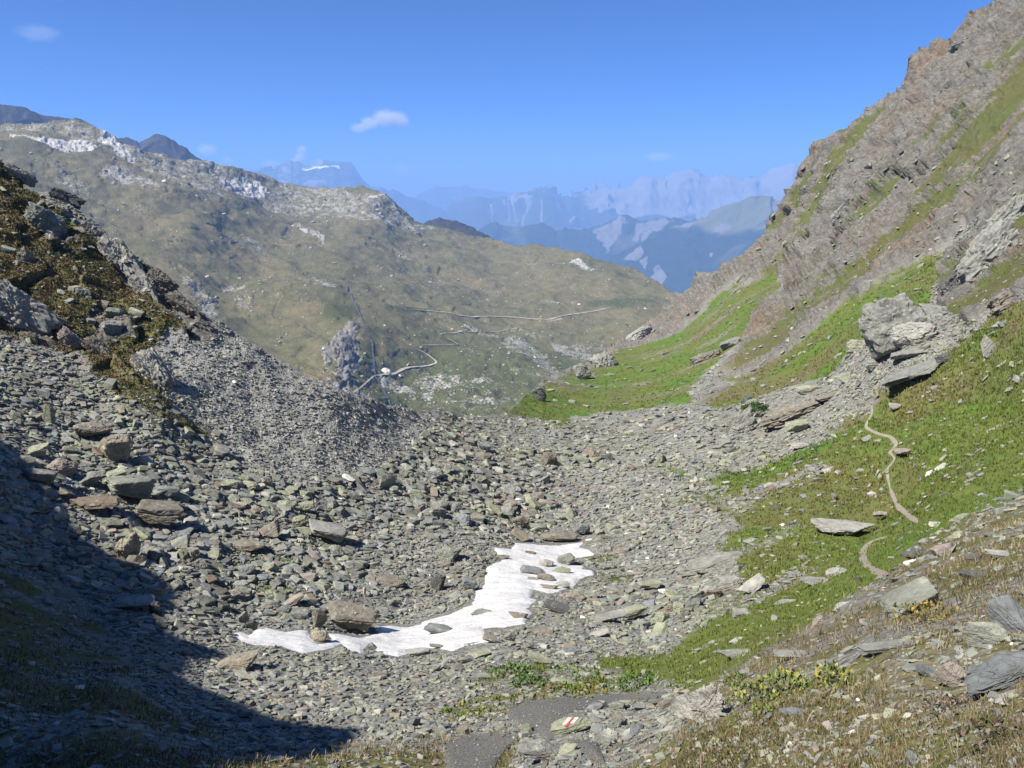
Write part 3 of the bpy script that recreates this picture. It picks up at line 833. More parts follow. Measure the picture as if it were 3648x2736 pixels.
# ground sheet far below that carries the valley on to the horizon
def base_plain():
    a = np.linspace(-44000, 44000, 90)
    X, Y = np.meshgrid(a, a)
    P = np.stack([X, Y, -1850 + 0 * X], -1)
    P[..., 2] += (fbm(P.reshape(-1, 3), 9000, 4, 5) * 200).reshape(X.shape)
    me = np_mesh('valley_floor', P.reshape(-1, 3), grid_faces(90, 90), 4, True)
    set_attr(me, 'zone', np.zeros((8100, 4)))
    link('valley_floor', me, M_FOREST, kind='structure')
base_plain()
UP = np.array([0, 0, 1.0])
VIEW_R = np.array([1.0, 0, 0])

# ------------------------------------------------------------------ ribbons and sheets laid on the ground
def ribbon(name, L, pts, width, lift, mat, sub=6, dip=1.6):
    P = np.asarray(pts, float)
    t = np.linspace(0, len(P) - 1, (len(P) - 1) * sub + 1)
    u = np.interp(t, np.arange(len(P)), P[:, 0])
    v = np.interp(t, np.arange(len(P)), P[:, 1])
    C = sample(L, L.P, u, v)
    for _ in range(3):
        C[1:-1] = (C[:-2] + 2 * C[1:-1] + C[2:]) / 4
    T = np.gradient(C, axis=0)
    S = np.cross(T, UP)
    S /= np.linalg.norm(S, axis=1, keepdims=True) + 1e-9
    f = np.linspace(0, 1, len(C))
    wv = width * (1 + 0.6 * fbm(C, width * 4, 3, 5)) * np.clip(np.minimum(f, 1 - f) * 9 + 0.25, 0, 1)
    rows = []
    N = sample(L, L.N, u, v)
    S = S - N * (S * N).sum(1, keepdims=True) * 0.8
    for k in (-0.5, -0.3, 0, 0.3, 0.5):
        x = C + S * (k * wv)[:, None] + N * lift
        if abs(k) == 0.5:
            x = x - N * lift * dip
        rows.append(x)
    A = np.array(rows).transpose(1, 0, 2)
    return A

def join_grids(name, grids, mat, **kw):
    Vs, Fs, o = [], [], 0
    for A in grids:
        Vs.append(A.reshape(-1, 3))
        Fs.append(grid_faces(*A.shape[:2]) + o)
        o += A.shape[0] * A.shape[1]
    me = np_mesh(name, np.concatenate(Vs), np.concatenate(Fs), 4, True)
    return link(name, me, mat, **kw)

def sheet(name, L, poly, step, hfun, mat, **kw):
    P = np.asarray(poly, float)
    uu = np.arange(P[:, 0].min() - 3, P[:, 0].max() + 3, step)
    vv = np.arange(P[:, 1].min() - 3, P[:, 1].max() + 3, step)
    U, V = np.meshgrid(uu, vv)
    Pw = sample(L, L.P, U.ravel(), V.ravel())
    wob = fbm(Pw, 1.2, 4, 77) * 2.6
    sd = poly_sd(U.ravel() + wob, V.ravel(), poly)
    H = hfun(sd, Pw)
    X = Pw + UP[None] * H[:, None]
    keep = sd > -1.6
    Fa = grid_faces(*U.shape)
    Fa = Fa[keep[Fa].all(1)]
    idx = np.full(len(X), -1)
    used = np.unique(Fa)
    idx[used] = np.arange(len(used))
    me = np_mesh(name, X[used], idx[Fa], 4, True)
    me.flip_normals()
    return link(name, me, mat, **kw)

def mat_snow():
    n = NT('old_snow', 0.6, 0.3)
    f = n.noise(0.8, 6, 0.7)
    g = n.noise(6, 5, 0.7)
    c = n.mix(n.mrange(f, 0.42, 0.68), (0.57, 0.565, 0.555), (0.46, 0.45, 0.43))
    c = n.mix(n.mrange(g, 0.66, 0.8), c, (0.33, 0.31, 0.27))
    cup = n.noise(1.5, 4, 0.6, n.map((0, 0, R(25)), (0.7, 0.9, 0.3)))
    return n.done(c, n.bump(g, 0.4, 0.06, n.bump(cup, 0.55, 0.25)))
def snow_h(sd, P):
    q = P * np.array([0.7, 1.3, 1])
    cup = fbm(q, 1.3, 3, 7, ridged=True) * 0.075 + fbm(P, 5, 2, 9) * 0.06
    return -0.03 + 0.15 * (1 - np.exp(-np.maximum(sd, 0) / 9.0)) + cup * np.clip(sd / 5, 0, 1) + 0.10 * np.minimum(sd, 0)
sheet('snow_patch', NEAR, SNOW, 0.8, snow_h, mat_snow(), label='white patch of old snow with scooped surface among the boulders', cat='snow patch')

M_GRAVEL = mat_flat('trail_gravel', (0.075, 0.072, 0.065), (0.20, 0.195, 0.18), 22.0, 0.95, 0.9, 0.03)
M_TRAIL = mat_flat('trail_soil', (0.19, 0.165, 0.13), (0.28, 0.25, 0.205), 3.0, 0.95, 0.4, 0.03)
for b in BARE:
    sheet('path', NEAR, b, 1.0, lambda sd, P: 0.012 + 0.02 * np.clip(sd / 6, -1, 1) + 0 * sd, M_GRAVEL, kind='structure')
join_grids('path', [ribbon('path', NEAR, t, 0.60, 0.03, M_TRAIL) for t in TRAIL], M_TRAIL, kind='structure')
M_ROAD = mat_flat('road_gravel', (0.30, 0.275, 0.225), (0.44, 0.40, 0.33), 0.08)
M_STREAM = mat_flat('stream_bed', (0.035, 0.035, 0.035), (0.17, 0.17, 0.165), 0.12, 0.5)
join_grids('gravel_road', [ribbon('r', MID, r, w, 1.5, None, 6, 0.0) for r, w in zip(ROADS, (6.0, 4.0, 5.0, 3.5, 2.2))], M_ROAD, kind='structure')
join_grids('stream', [ribbon('s', MID, STREAM, 4.0, 1.2, None, 6, 0.0)], M_STREAM, kind='structure')

# ------------------------------------------------------------------ stones
STONE = {'grey-green': (.20, .212, .182), 'blue-grey': (.168, .182, .185), 'brown': (.19, .172, .142), 'pale grey': (.30, .298, .272), 'lichen-green': (.24, .252, .185), 'dark grey': (.105, .105, .10),
         'rust-brown': (.195, .155, .12), 'pinkish': (.27, .235, .21), 'white': (.60, .59, .56), 'tan': (.255, .232, .182), 'grey': (.215, .217, .198)}
def ico(sub):
    bm = bmesh.new()
    bmesh.ops.create_icosphere(bm, subdivisions=sub, radius=1)
    V = np.array([v.co[:] for v in bm.verts])
    Fa = np.array([[v.index for v in f.verts] for f in bm.faces])
    bm.free()
    return V / np.linalg.norm(V, axis=1, keepdims=True), Fa
ICO4 = ico(5)
def rock_shape(kind, seed):
    r = np.random.default_rng(seed)
    d, Fa = ICO4
    jit = {'slab': 0.22, 'block': 0.2, 'round': 0.3, 'spike': 0.3, 'rib': 0.25}[kind]
    pl = []
    for ax in range(3):
        for sg in (-1, 1):
            n = np.zeros(3)
            n[ax] = sg
            n += r.normal(0, jit, 3)
            pl.append((n / np.linalg.norm(n), r.uniform(0.75, 1.0)))
    for _ in range({'slab': 5, 'block': 6, 'round': 16, 'spike': 7, 'rib': 8}[kind]):
        n = r.normal(0, 1, 3)
        if kind == 'spike':
            n[2] = abs(n[2]) + 0.3
        pl.append((n / np.linalg.norm(n), r.uniform(0.82, 1.12)))
    rad = np.full(len(d), 0.0)
    k = 26 if kind != 'round' else 11
    for n, o in pl:
        c = np.maximum(d @ n, 1e-3)
        rad += (c / o) ** k
    rad = rad ** (-1 / k)
    q = d * rad[:, None] + seed * 3.1
    amp = {'slab': 0.06, 'block': 0.10, 'round': 0.10, 'spike': 0.10, 'rib': 0.20}[kind]
    rad = rad + amp * facets(q, 0.55, seed, 0.9) + 0.55 * amp * facets(q, 0.22, seed + 3, 0.9) + 0.3 * amp * facets(q, 0.1, seed + 4, 0.9) + 0.02 * fbm(q, 0.25, 3, seed)
    V = d * rad[:, None]
    if kind in ('slab', 'rib', 'block'):     # ragged bedding on the edges
        side = 1 - np.abs(d[:, 2]) ** 2
        V[:, :2] *= (1 + 0.05 * side * vnoise(np.stack([0 * V[:, 0] + seed, 0 * V[:, 0], V[:, 2] * 1.0], 1), 0.12, seed))[:, None]
    V -= (V.max(0) + V.min(0)) / 2
    V /= (V.max(0) - V.min(0))
    return np_mesh('stone', V, Fa, 3, False)
PROTO = {k: [rock_shape(k, 100 * j + 7 * len(k)) for j in range(1, 6)] for k in ('slab', 'block', 'round', 'spike', 'rib')}

hand_spots = []
def place_stone(u, v, w, h, ang, kind, colour, label, name='boulder', cat='boulder', group=None, sink=0.4, L=None, deep=0.8, at_r=None):
    L = L or NEAR
    g = at(L, u, v + sink * h)
    r = at_r or np.linalg.norm(g)
    d = rays(np.array([float(u)]), np.array([float(v)]))[0]
    c = d * r
    dl = max(-d[2], 0.08)
    W = w * r / F
    Hh = h * r / F
    D = min(deep * W, max(0.62 * Hh / dl, 0.3 * W))
    H = max((Hh - D * dl) / math.sqrt(1 - dl * dl), 0.42 * Hh) * 1.2
    if kind == 'rib':
        D, H = 0.55 * W, Hh * 1.15
    a = math.radians(ang)
    fwd = d / np.linalg.norm(d)
    X0 = np.cross(fwd, UP)
    X0 /= np.linalg.norm(X0)
    U0 = np.cross(X0, fwd)
    X = math.cos(a) * X0 - math.sin(a) * U0
    Z = UP - X * (UP @ X)
    Z /= np.linalg.norm(Z)
    Y = np.cross(Z, X)
    me = PROTO[kind][random.randrange(5)]
    o = link(name, me, M_ROCK, label=label, cat=cat, group=group)
    flip = -1 if random.random() < 0.5 else 1
    Rm = np.stack([X * W * 1.06 * flip, Y * D * flip, Z * H], 1)
    M = Matrix.Identity(4)
    for i in range(3):
        for j in range(3):
            M[i][j] = Rm[i, j]
        M[i][3] = c[i]
    o.matrix_world = M
    k = random.uniform(0.92, 1.08)
    o.color = tuple(x * k for x in STONE[colour]) + (1,)
    hand_spots.append((u, v, max(w, h)))
    return o

HAND = [
 # left-hand scree
 (116, 448, 27, 25, 0, 'block', 'tan', 'tall brown block with a flat top standing out of the left scree'),
 (62, 467, 24, 19, 5, 'round', 'pinkish', 'rounded pinkish boulder beside the shadow edge on the left scree'),
 (114, 477, 20, 13, -10, 'slab', 'lichen-green', 'yellow-green lichened slab resting against the big grey slab'),
 (130, 488, 38, 26, 12, 'slab', 'grey-green', 'biggest pale grey slab of the left scree, cracked across its face'),
 (92, 478, 23, 14, -6, 'block', 'grey', 'grey-brown stone uphill left of the lichened slab'),
 (93, 503, 40, 13, 8, 'slab', 'rust-brown', 'flat rust-brown slab below the big grey slab on the left scree'),
 (159, 513, 38, 25, 14, 'slab', 'brown', 'grey-brown wedge with a sloping top above the scree hollow'),
 (128, 547, 20, 28, 20, 'round', 'tan', 'ochre boulder near the shadow edge, rounded and upright'),
 (93, 429, 30, 16, 5, 'round', 'brown', 'lumpy brown stone directly above the tall flat-topped block'),
 (49, 416, 10, 19, 10, 'spike', 'lichen-green', 'narrow upright lichened slab high on the left scree'),
 (34, 451, 22, 12, -5, 'slab', 'lichen-green', 'greenish slab at the tip of the big shadow'),
 (327, 531, 38, 20, 24, 'slab', 'pale grey', 'long pale slab tilted down to the right above the mossy patch'),
 (302, 521, 17, 14, 0, 'block', 'lichen-green', 'yellow-green cube of rock at the head of the long pale slab'),
 (306, 506, 15, 10, -4, 'slab', 'lichen-green', 'bright lichened plate uphill of the yellow-green cube'),
 (270, 531, 23, 15, -28, 'slab', 'brown', 'dark brown tilted slab with a black hollow below it'),
 (250, 545, 26, 12, 4, 'slab', 'brown', 'low brown slab downhill of the dark tilted one'),
 (168, 491, 20, 12, 6, 'slab', 'blue-grey', 'flat bluish grey slab right of the biggest pale slab'),
 (40, 476, 24, 14, 22, 'slab', 'grey', 'grey slab in the shadow edge below the pinkish boulder'),
 (180, 543, 22, 12, -18, 'slab', 'grey-green', 'long grey-green stone right of the ochre boulder'),
 (134, 603, 32, 16, 12, 'slab', 'pale grey', 'pale boulder lying half in the big shadow'),
 (155, 609, 10, 14, 0, 'block', 'dark grey', 'dark stump of rock touching the half-shaded pale boulder'),
 (238, 662, 37, 21, 3, 'block', 'tan', 'square striated block standing below the left end of the snow'),
 (244, 618, 10, 14, 8, 'block', 'pale grey', 'small pale upright block above the left tip of the snow'),
 (293, 600, 20, 10, -24, 'slab', 'pinkish', 'pinkish slab pointing up to the right, above the snow'),
 (309, 577, 17, 9, 4, 'slab', 'pinkish', 'pale pink slab on the mossy patch above the snow'),
 (252, 625, 11, 12, 20, 'block', 'dark grey', 'dark stone set in a notch of the left snow edge'),
 (320, 619, 13, 22, -8, 'spike', 'brown', 'pointed brown stone standing left of the purplish boulder'),
 (319, 636, 15, 15, 5, 'round', 'tan', 'sandy stone sitting in the melt hole of the snow'),
 (353, 616, 50, 30, 16, 'block', 'brown', 'big purplish brown boulder overhanging the upper edge of the snow'),
 (388, 581, 30, 15, 6, 'round', 'brown', 'brown hump of rock in the scree above the snow bend'),
 (448, 554, 24, 20, 12, 'block', 'grey-green', 'grey-green boulder with a dark hollow under its right side, above the snow'),
 (438, 582, 14, 18, 10, 'block', 'dark grey', 'dark grey wedge halfway down the scree left of the snow bend'),
 (468, 585, 14, 16, 30, 'slab', 'blue-grey', 'bluish slab leaning on the left rim of the snow bend'),
 # on the snow
 (440, 627, 29, 16, 10, 'slab', 'blue-grey', 'blue-grey flat-topped boulder lying alone on the lower snow'),
 (481, 612, 19, 8, 4, 'slab', 'grey', 'low grey plate lying on the middle of the snow'),
 (518, 616, 19, 8, 6, 'slab', 'brown', 'jagged brown stones melting out near the right snow edge'),
 (437, 646, 15, 5, 8, 'round', 'brown', 'thin brown stone on the lowest part of the snow'),
 (533, 571, 25, 11, 8, 'block', 'blue-grey', 'dark blue-grey block in the middle of the upper snow'),
 (546, 577, 17, 11, 4, 'round', 'brown', 'brownish boulder touching the dark blue-grey block on the snow'),
 (546, 563, 15, 11, 0, 'round', 'pale grey', 'pale rounded boulder behind the dark block on the upper snow'),
 (566, 559, 18, 13, -12, 'block', 'grey', 'grey veined boulder at the right of the stones on the upper snow'),
 (561, 570, 18, 8, 4, 'slab', 'lichen-green', 'low greenish slab in front of the veined boulder on the snow'),
 (503, 557, 13, 6, 8, 'round', 'brown', 'small brown stone on the left side of the upper snow'),
 (531, 553, 11, 5, 4, 'slab', 'rust-brown', 'tiny rusty stone alone near the top of the snow'),
 (549, 587, 18, 5, 2, 'slab', 'brown', 'flat brown stone between the two lower arms of the upper snow'),
 (563, 584, 13, 8, -8, 'round', 'pale grey', 'grey stone in the right lower arm of the snow'),
 (533, 579, 11, 5, 3, 'slab', 'grey', 'thin plate just below the dark block on the snow'),
 (370, 647, 13, 12, 20, 'spike', 'pale grey', 'pointed pale stone breaking the lower rim of the snow'),
 (418, 652, 24, 9, 2, 'slab', 'pale grey', 'pale slab bordering the bottom rim of the snow'),
 # right of the snow
 (560, 535, 36, 13, 2, 'round', 'brown', 'long brown boulder right behind the top of the snow'),
 (582, 529, 16, 14, -16, 'block', 'blue-grey', 'blue-grey angular block above the tip of the upper snow'),
 (521, 521, 17, 14, 8, 'block', 'brown', 'brown block uphill of the top snow edge'),
 (520, 535, 18, 10, 30, 'slab', 'tan', 'sandy tilted slab at the upper left corner of the snow'),
 (613, 552, 32, 9, -14, 'slab', 'brown', 'long brown slab right of the upper snow tongue'),
 (607, 551, 11, 11, 0, 'block', 'grey', 'grey cube at the tip of the upper right snow tongue'),
 (634, 609, 25, 18, -22, 'slab', 'lichen-green', 'big lichened slab leaning to the right on the scree beside the snow'),
 (609, 617, 32, 12, -14, 'slab', 'grey', 'long grey slab lying left of the leaning lichened slab'),
 (651, 584, 20, 10, -10, 'slab', 'lichen-green', 'lichen-topped slab with a black gap below, next to a white stone'),
 (664, 591, 11, 6, -6, 'round', 'white', 'white stone on the scree right of the lichen-topped slab'),
 (541, 632, 24, 9, -6, 'slab', 'brown', 'brown slab outside the right edge of the lower snow'),
 (510, 637, 11, 12, 4, 'block', 'grey', 'grey upright block at the lower right corner of the snow'),
 (489, 639, 12, 9, 20, 'slab', 'brown', 'brown wedge in the notch of the right snow edge'),
 (557, 607, 26, 12, 16, 'slab', 'dark grey', 'dark slab bordering the right side of the snow bend'),
 (600, 634, 18, 9, -20, 'slab', 'pale grey', 'pale tilted slab below the long grey slab'),
 (660, 632, 18, 14, -60, 'slab', 'lichen-green', 'steep lichened plate on the right scree above the green strip'),
 # front
 (572, 724, 40, 19, -10, 'block', 'lichen-green', 'lichened waymark stone'),
 (539, 751, 37, 27, 16, 'block', 'grey', 'grey boulder standing between the two bare patches of trail'),
 (565, 681, 29, 13, 8, 'slab', 'lichen-green', 'yellow lichened slab lying above the green strip in front'),
 (540, 658, 24, 9, 14, 'slab', 'lichen-green', 'smooth yellowish slab at the edge of the green plants'),
 (484, 676, 22, 8, 2, 'slab', 'grey', 'low grey stone left of the green plants'),
 (580, 738, 7, 6, 20, 'round', 'pinkish', 'little pink stone on the bare ground right of the trail'),
 # right-hand slope
 (716, 561, 46, 17, -24, 'slab', 'grey', 'large tilted slab with dark underside at the edge of the grass'),
 (843, 527, 52, 17, -6, 'slab', 'pale grey', 'broad grey rock slab emerging from the grass below the path loop'),
 (911, 602, 44, 30, -38, 'slab', 'grey-green', 'grey-green slab leaning out of the dry grass'),
 (816, 630, 9, 25, 6, 'spike', 'pinkish', 'thin pale fin of rock standing at the rim of the dry mound'),
 (885, 647, 46, 13, -18, 'slab', 'grey', 'low grey ledge across the dry mound'),
 (987, 634, 34, 26, -10, 'block', 'grey-green', 'lichened grey boulder with deep shadow on the dry mound'),
 (1015, 618, 40, 36, 35, 'slab', 'blue-grey', 'bluish leaning slab at the right frame edge behind the lichened boulder'),
 (1006, 672, 62, 36, -30, 'block', 'blue-grey', 'big rough dark rock filling the lower right edge'),
 (953, 677, 22, 26, 40, 'block', 'pinkish', 'reddish grey stone with a black cavity on its left'),
 (929, 672, 20, 13, 10, 'block', 'blue-grey', 'blue-grey stone left of the black cavity'),
 (706, 706, 30, 38, 38, 'rib', 'pale grey', 'striated pale rock fin left of the yellow willow'),
 (688, 708, 26, 26, 40, 'block', 'pale grey', 'pale block leaning on the striated rock fin'),
 (794, 711, 25, 10, -4, 'round', 'blue-grey', 'smooth bluish stone below the yellow willow'),
 (752, 586, 26, 12, -45, 'slab', 'pale grey', 'pale slab tilted steeply beside the right scree'),
 (815, 582, 26, 11, -10, 'slab', 'grey', 'grey flat stones inside the green below the path loop'),
 (836, 572, 18, 12, -20, 'block', 'pale grey', 'pale angular stone just left of the path loop'),
 (914, 761, 16, 14, 30, 'block', 'blue-grey', 'small blue-grey stone at the bottom of the dry mound'),
 (794, 655, 34, 10, -8, 'slab', 'grey', 'grey shelf of rock at the lower rim of the dry mound'),
 (738, 654, 40, 10, -12, 'slab', 'grey', 'grey slab sunk in the bright grass under the right scree'),
 (742, 614, 18, 13, -4, 'block', 'grey', 'square grey stone amid a line of stones in the grass'),
 (783, 603, 22, 8, -16, 'slab', 'grey', 'long stone at the upper end of the line of stones in the grass'),
 (841, 607, 16, 10, -24, 'slab', 'pale grey', 'pale slab on the grass just left of the dry mound'),
 (740, 640, 20, 7, -8, 'slab', 'pale grey', 'whitish flat stone on the grass below the line of stones'),
 (975, 575, 24, 9, -4, 'slab', 'dark grey', 'dark ledge stone in the upper dry grass'),
 (977, 560, 16, 14, -10, 'block', 'dark grey', 'dark lichened block in the upper dry grass'),
 (915, 553, 20, 16, -10, 'round', 'dark grey', 'dark boulder above the white stone by the path loop'),
 (913, 563, 14, 8, -30, 'slab', 'white', 'whitish stone beside the path loop'),
 (942, 552, 18, 14, -30, 'slab', 'pinkish', 'pinkish slab right of the dark boulder by the path loop'),
 (1006, 555, 30, 9, -4, 'slab', 'pale grey', 'pale flat slab at the top right of the dry mound'),
 (966, 518, 26, 10, -10, 'slab', 'lichen-green', 'lichened slab sticking out where green turns to dry grass'),
 (880, 514, 12, 7, -4, 'block', 'pinkish', 'pale pinkish stone beside the faint lower path'),
 # big boulders of the right-hand side
 (893, 328, 52, 57, -28, 'block', 'grey', 'house-sized rounded boulder on the right green slope'),
 (914, 334, 36, 24, -18, 'round', 'pale grey', 'paler boulder leaning against the house-sized one'),
 (931, 311, 22, 12, 12, 'slab', 'grey', 'flat boulder uphill of the house-sized one'),
 (857, 347, 18, 15, -4, 'block', 'lichen-green', 'mossy block with dark underside left of the house-sized boulder'),
 (875, 365, 18, 12, -8, 'block', 'grey', 'grey block at the foot of the house-sized boulder'),
 (911, 373, 50, 13, -28, 'slab', 'grey', 'smooth grey slab slanting below the house-sized boulder'),
 (908, 354, 28, 9, -14, 'slab', 'grey', 'thin ledge stone right below the paler leaning boulder'),
 (945, 358, 16, 9, -10, 'block', 'dark grey', 'dark block at the top end of the stone tongue'),
 (797, 427, 20, 13, -14, 'slab', 'lichen-green', 'pale greenish slab at the grass edge right of the dark rock ridge'),
 (794, 413, 62, 13, -24, 'rib', 'brown', 'long dark rock ridge slanting through the right scree'),
 (741, 424, 30, 24, -28, 'rib', 'grey', 'grey knob of rock below the round green bush'),
 (809, 389, 22, 12, -12, 'slab', 'lichen-green', 'greenish flat boulder above the dark rock ridge'),
 (844, 378, 18, 10, -16, 'slab', 'lichen-green', 'pale green slab at the middle of the stone tongue'),
 (828, 397, 24, 8, -18, 'slab', 'brown', 'brown slab with a shaded edge on the stone tongue'),
 (988, 348, 14, 18, -55, 'slab', 'pale grey', 'pale slab standing in the big green slope under the crag'),
 (800, 445, 16, 6, -12, 'slab', 'pale grey', 'whitish stone at the upper tip of the scree finger in the grass'),
 (771, 485, 13, 8, -8, 'round', 'pale grey', 'rounded grey stone at the end of the lower scree finger'),
 (787, 485, 12, 6, -8, 'slab', 'pinkish', 'pinkish stone right of the rounded one at the lower scree finger'),
 (706, 357, 30, 9, -26, 'rib', 'brown', 'dark beam-like rock on the lower green slope'),
 (730, 343, 20, 8, -24, 'slab', 'grey', 'grey slabs uphill of the dark beam-like rock'),
 (700, 292, 18, 7, -26, 'slab', 'pale grey', 'pale ledge in the far part of the lower green slope'),
 (582, 372, 14, 18, -30, 'rib', 'pale grey', 'pale rock tooth near the far foot of the right slope'),
 (540, 395, 12, 16, -40, 'rib', 'grey', 'grey rock tooth at the very foot of the right slope'),
 (895, 406, 10, 6, -6, 'slab', 'pale grey', 'pale stone beside the upper end of the path'),
 (903, 451, 16, 7, -12, 'slab', 'pinkish', 'pink slab beside the bend of the path'),
 # left-hand spur outcrops
]
OUTCROPS = [
 (990, 262, 66, 40, -52, 'rib', 'grey', 'tall grey crag at the right frame edge above the house-sized boulder'),
 (962, 284, 34, 26, -60, 'rib', 'dark grey', 'left wall of the right edge crag, coloured dark as if shaded, above the green band'),  # dark grey puts the shade of the crag's left edge into the stone colour
 (1014, 218, 50, 26, -58, 'rib', 'grey', 'upper grey buttress cut by the right frame edge'),
 (1012, 300, 36, 18, -40, 'rib', 'brown', 'brown ledge at the foot of the right edge crag'),
 (966, 44, 26, 10, -20, 'block', 'grey', 'overhanging block added to shade dark hollows high on the right rock face'),  # added overhang, placed so its cast shadow reads as hollows
 (905, 122, 22, 12, -60, 'rib', 'dark grey', 'dark rock standing in for a shaded gully in the upper right face'),  # dark grey rib stands in for the darkness of a gully
 (848, 168, 20, 10, -30, 'rib', 'brown', 'brown jutting rock near the skyline of the right face'),
 (842, 214, 22, 12, -50, 'rib', 'grey', 'grey jutting rock in the middle of the right face'),
 (908, 238, 24, 10, -35, 'rib', 'dark grey', 'dark overhang low on the right face above the green band'),
 (604, 362, 22, 22, -40, 'rib', 'pale grey', 'pale rock rib crossing the foot of the green slope at the valley notch'),
 (640, 336, 30, 14, -38, 'rib', 'pale grey', 'pale slab band at the skyline above the valley notch'),
 (153, 373, 46, 24, 58, 'rib', 'pale grey', 'pale rock fin at the lower end of the left spur, beside the fine scree'),
 (24, 310, 56, 30, 52, 'rib', 'pale grey', 'whitish slanting rib at the left frame edge on the brown spur'),
 (4, 300, 40, 22, 60, 'rib', 'grey', 'grey rib cut by the left frame edge'),
 (46, 222, 36, 20, 35, 'rib', 'grey-green', 'grey-green crag in the upper part of the brown spur'),
 (122, 262, 54, 22, 56, 'rib', 'pale grey', 'pale striped rib near the crest of the left spur'),
 (143, 291, 34, 18, 62, 'rib', 'pale grey', 'pale lower continuation of the striped rib on the spur'),
 (162, 283, 30, 16, 40, 'rib', 'brown', 'brown crag on the spur crest against the far pasture'),
 (186, 309, 42, 14, 44, 'rib', 'brown', 'dark jagged crag halfway down the spur crest'),
 (206, 328, 26, 10, 38, 'rib', 'grey', 'last low crag at the foot of the spur crest'),
 (66, 199, 26, 14, 36, 'rib', 'dark grey', 'dark crag on the crest at the upper left'),
 (92, 229, 20, 12, 40, 'rib', 'grey', 'grey knob on the spur crest below the dark crag'),
 (112, 329, 20, 15, 8, 'block', 'grey', 'rounded grey block in the lower brown spur'),
 (117, 315, 20, 12, 30, 'block', 'grey-green', 'grey-green block above the rounded one in the lower spur'),
 (83, 296, 14, 14, 0, 'block', 'grey', 'single grey tooth in the middle of the brown spur'),
 (30, 262, 24, 12, 50, 'rib', 'brown', 'brown rib in the middle left of the spur'),
 (20, 175, 26, 10, 35, 'rib', 'grey', 'grey rocks at the top of the spur'),
 (100, 352, 34, 14, 48, 'rib', 'brown', 'dark rib running down to the scree from the spur'),
 (70, 340, 24, 12, 50, 'rib', 'pinkish', 'pinkish rib low on the spur above the block scree'),
]
def build_stones():
    marker = None
    for (u, v, w, h, a, k, c, lab) in HAND:
        o = place_stone(u, v, w, h, a, k, c, lab)
        if 'waymark' in lab:
            marker = o
    for (u, v, w, h, a, k, c, lab) in OUTCROPS:
        place_stone(u, v, w, h, a, k, c, lab, name='rock_outcrop', cat='outcrop', sink=0.25)
    return marker
MARKER = build_stones()

# ------------------------------------------------------------------ painted waymark on its stone
from mathutils.bvhtree import BVHTree
def build_blaze():
    bpy.context.view_layer.update()
    mw = MARKER.matrix_world
    me = MARKER.data
    co = [mw @ x.co for x in me.vertices]
    tree = BVHTree.FromPolygons(co, [tuple(p.vertices) for p in me.polygons])
    inv = mw.inverted()
    mw_w = mat_flat('white_paint', (0.62, 0.62, 0.61), (0.42, 0.42, 0.40), 9)
    mw_r = mat_flat('red_paint', (0.40, 0.05, 0.05), (0.27, 0.06, 0.055), 9)
    MARKER['label'] = 'lichened waymark stone with a white, red and white painted stripe beside the bare trail'
    for nm, a, b, v0, v1, m in (('white_stripe', -5.2, -1.5, 716.0, 724.5, mw_w), ('red_stripe', -1.4, 1.4, 715.2, 727.0, mw_r), ('white_stripe', 1.5, 5.4, 715.0, 723.5, mw_w)):
        V, ok = [], True
        nu, nv = 7, 11
        for j in range(nv):
            for i in range(nu):
                v = v0 + (v1 - v0) * j / (nv - 1)
                u = 570.5 - (v - 721) * 0.85 + a + (b - a) * i / (nu - 1)
                d = Vector(rays(np.array([u]), np.array([v]))[0])
                p, nrm, _, _ = tree.ray_cast(Vector((0, 0, 0)), d)
                if p is None:
                    p, nrm, _, _ = tree.find_nearest(d * 15.6)
                if nrm.dot(d) > 0:
                    nrm = -nrm
                V.append(inv @ (p + nrm * 0.004 - d * 0.006))
        me2 = np_mesh(nm, np.array([tuple(x) for x in V]), grid_faces(nv, nu), 4, False)
        link(nm, me2, m, parent=MARKER)
build_blaze()

# ------------------------------------------------------------------ loose stones
def hull_stone(seed):
    r = np.random.default_rng(seed)
    dims = np.array([1, r.uniform(0.6, 0.95), r.uniform(0.25, 0.65)]) * 0.5
    pts = []
    for a in (-1, 1):
        for b in (-1, 1):
            for c in (-1, 1):
                p = np.array([a, b, c]) * (1 - np.abs(r.normal(0, 0.22, 3)))
                if r.random() < 0.3:
                    p[:2] *= 0.55
                pts.append(p * dims)
    for _ in range(4):
        d = r.normal(0, 1, 3)
        d /= np.abs(d).max()
        pts.append(d * dims * r.uniform(0.85, 1.08))
    bm = bmesh.new()
    vs = [bm.verts.new(p) for p in pts]
    res = bmesh.ops.convex_hull(bm, input=vs)
    bmesh.ops.delete(bm, geom=list({g for g in res['geom_interior'] + res['geom_unused'] if isinstance(g, bmesh.types.BMVert)}), context='VERTS')
    bm.verts.ensure_lookup_table()
    bm.verts.index_update()
    V = np.array([v.co[:] for v in bm.verts])
    Fa = np.array([[v.index for v in f.verts] for f in bm.faces if len(f.verts) == 3])
    bm.free()
    return V, Fa
SMALL = [hull_stone(900 + i) for i in range(28)]

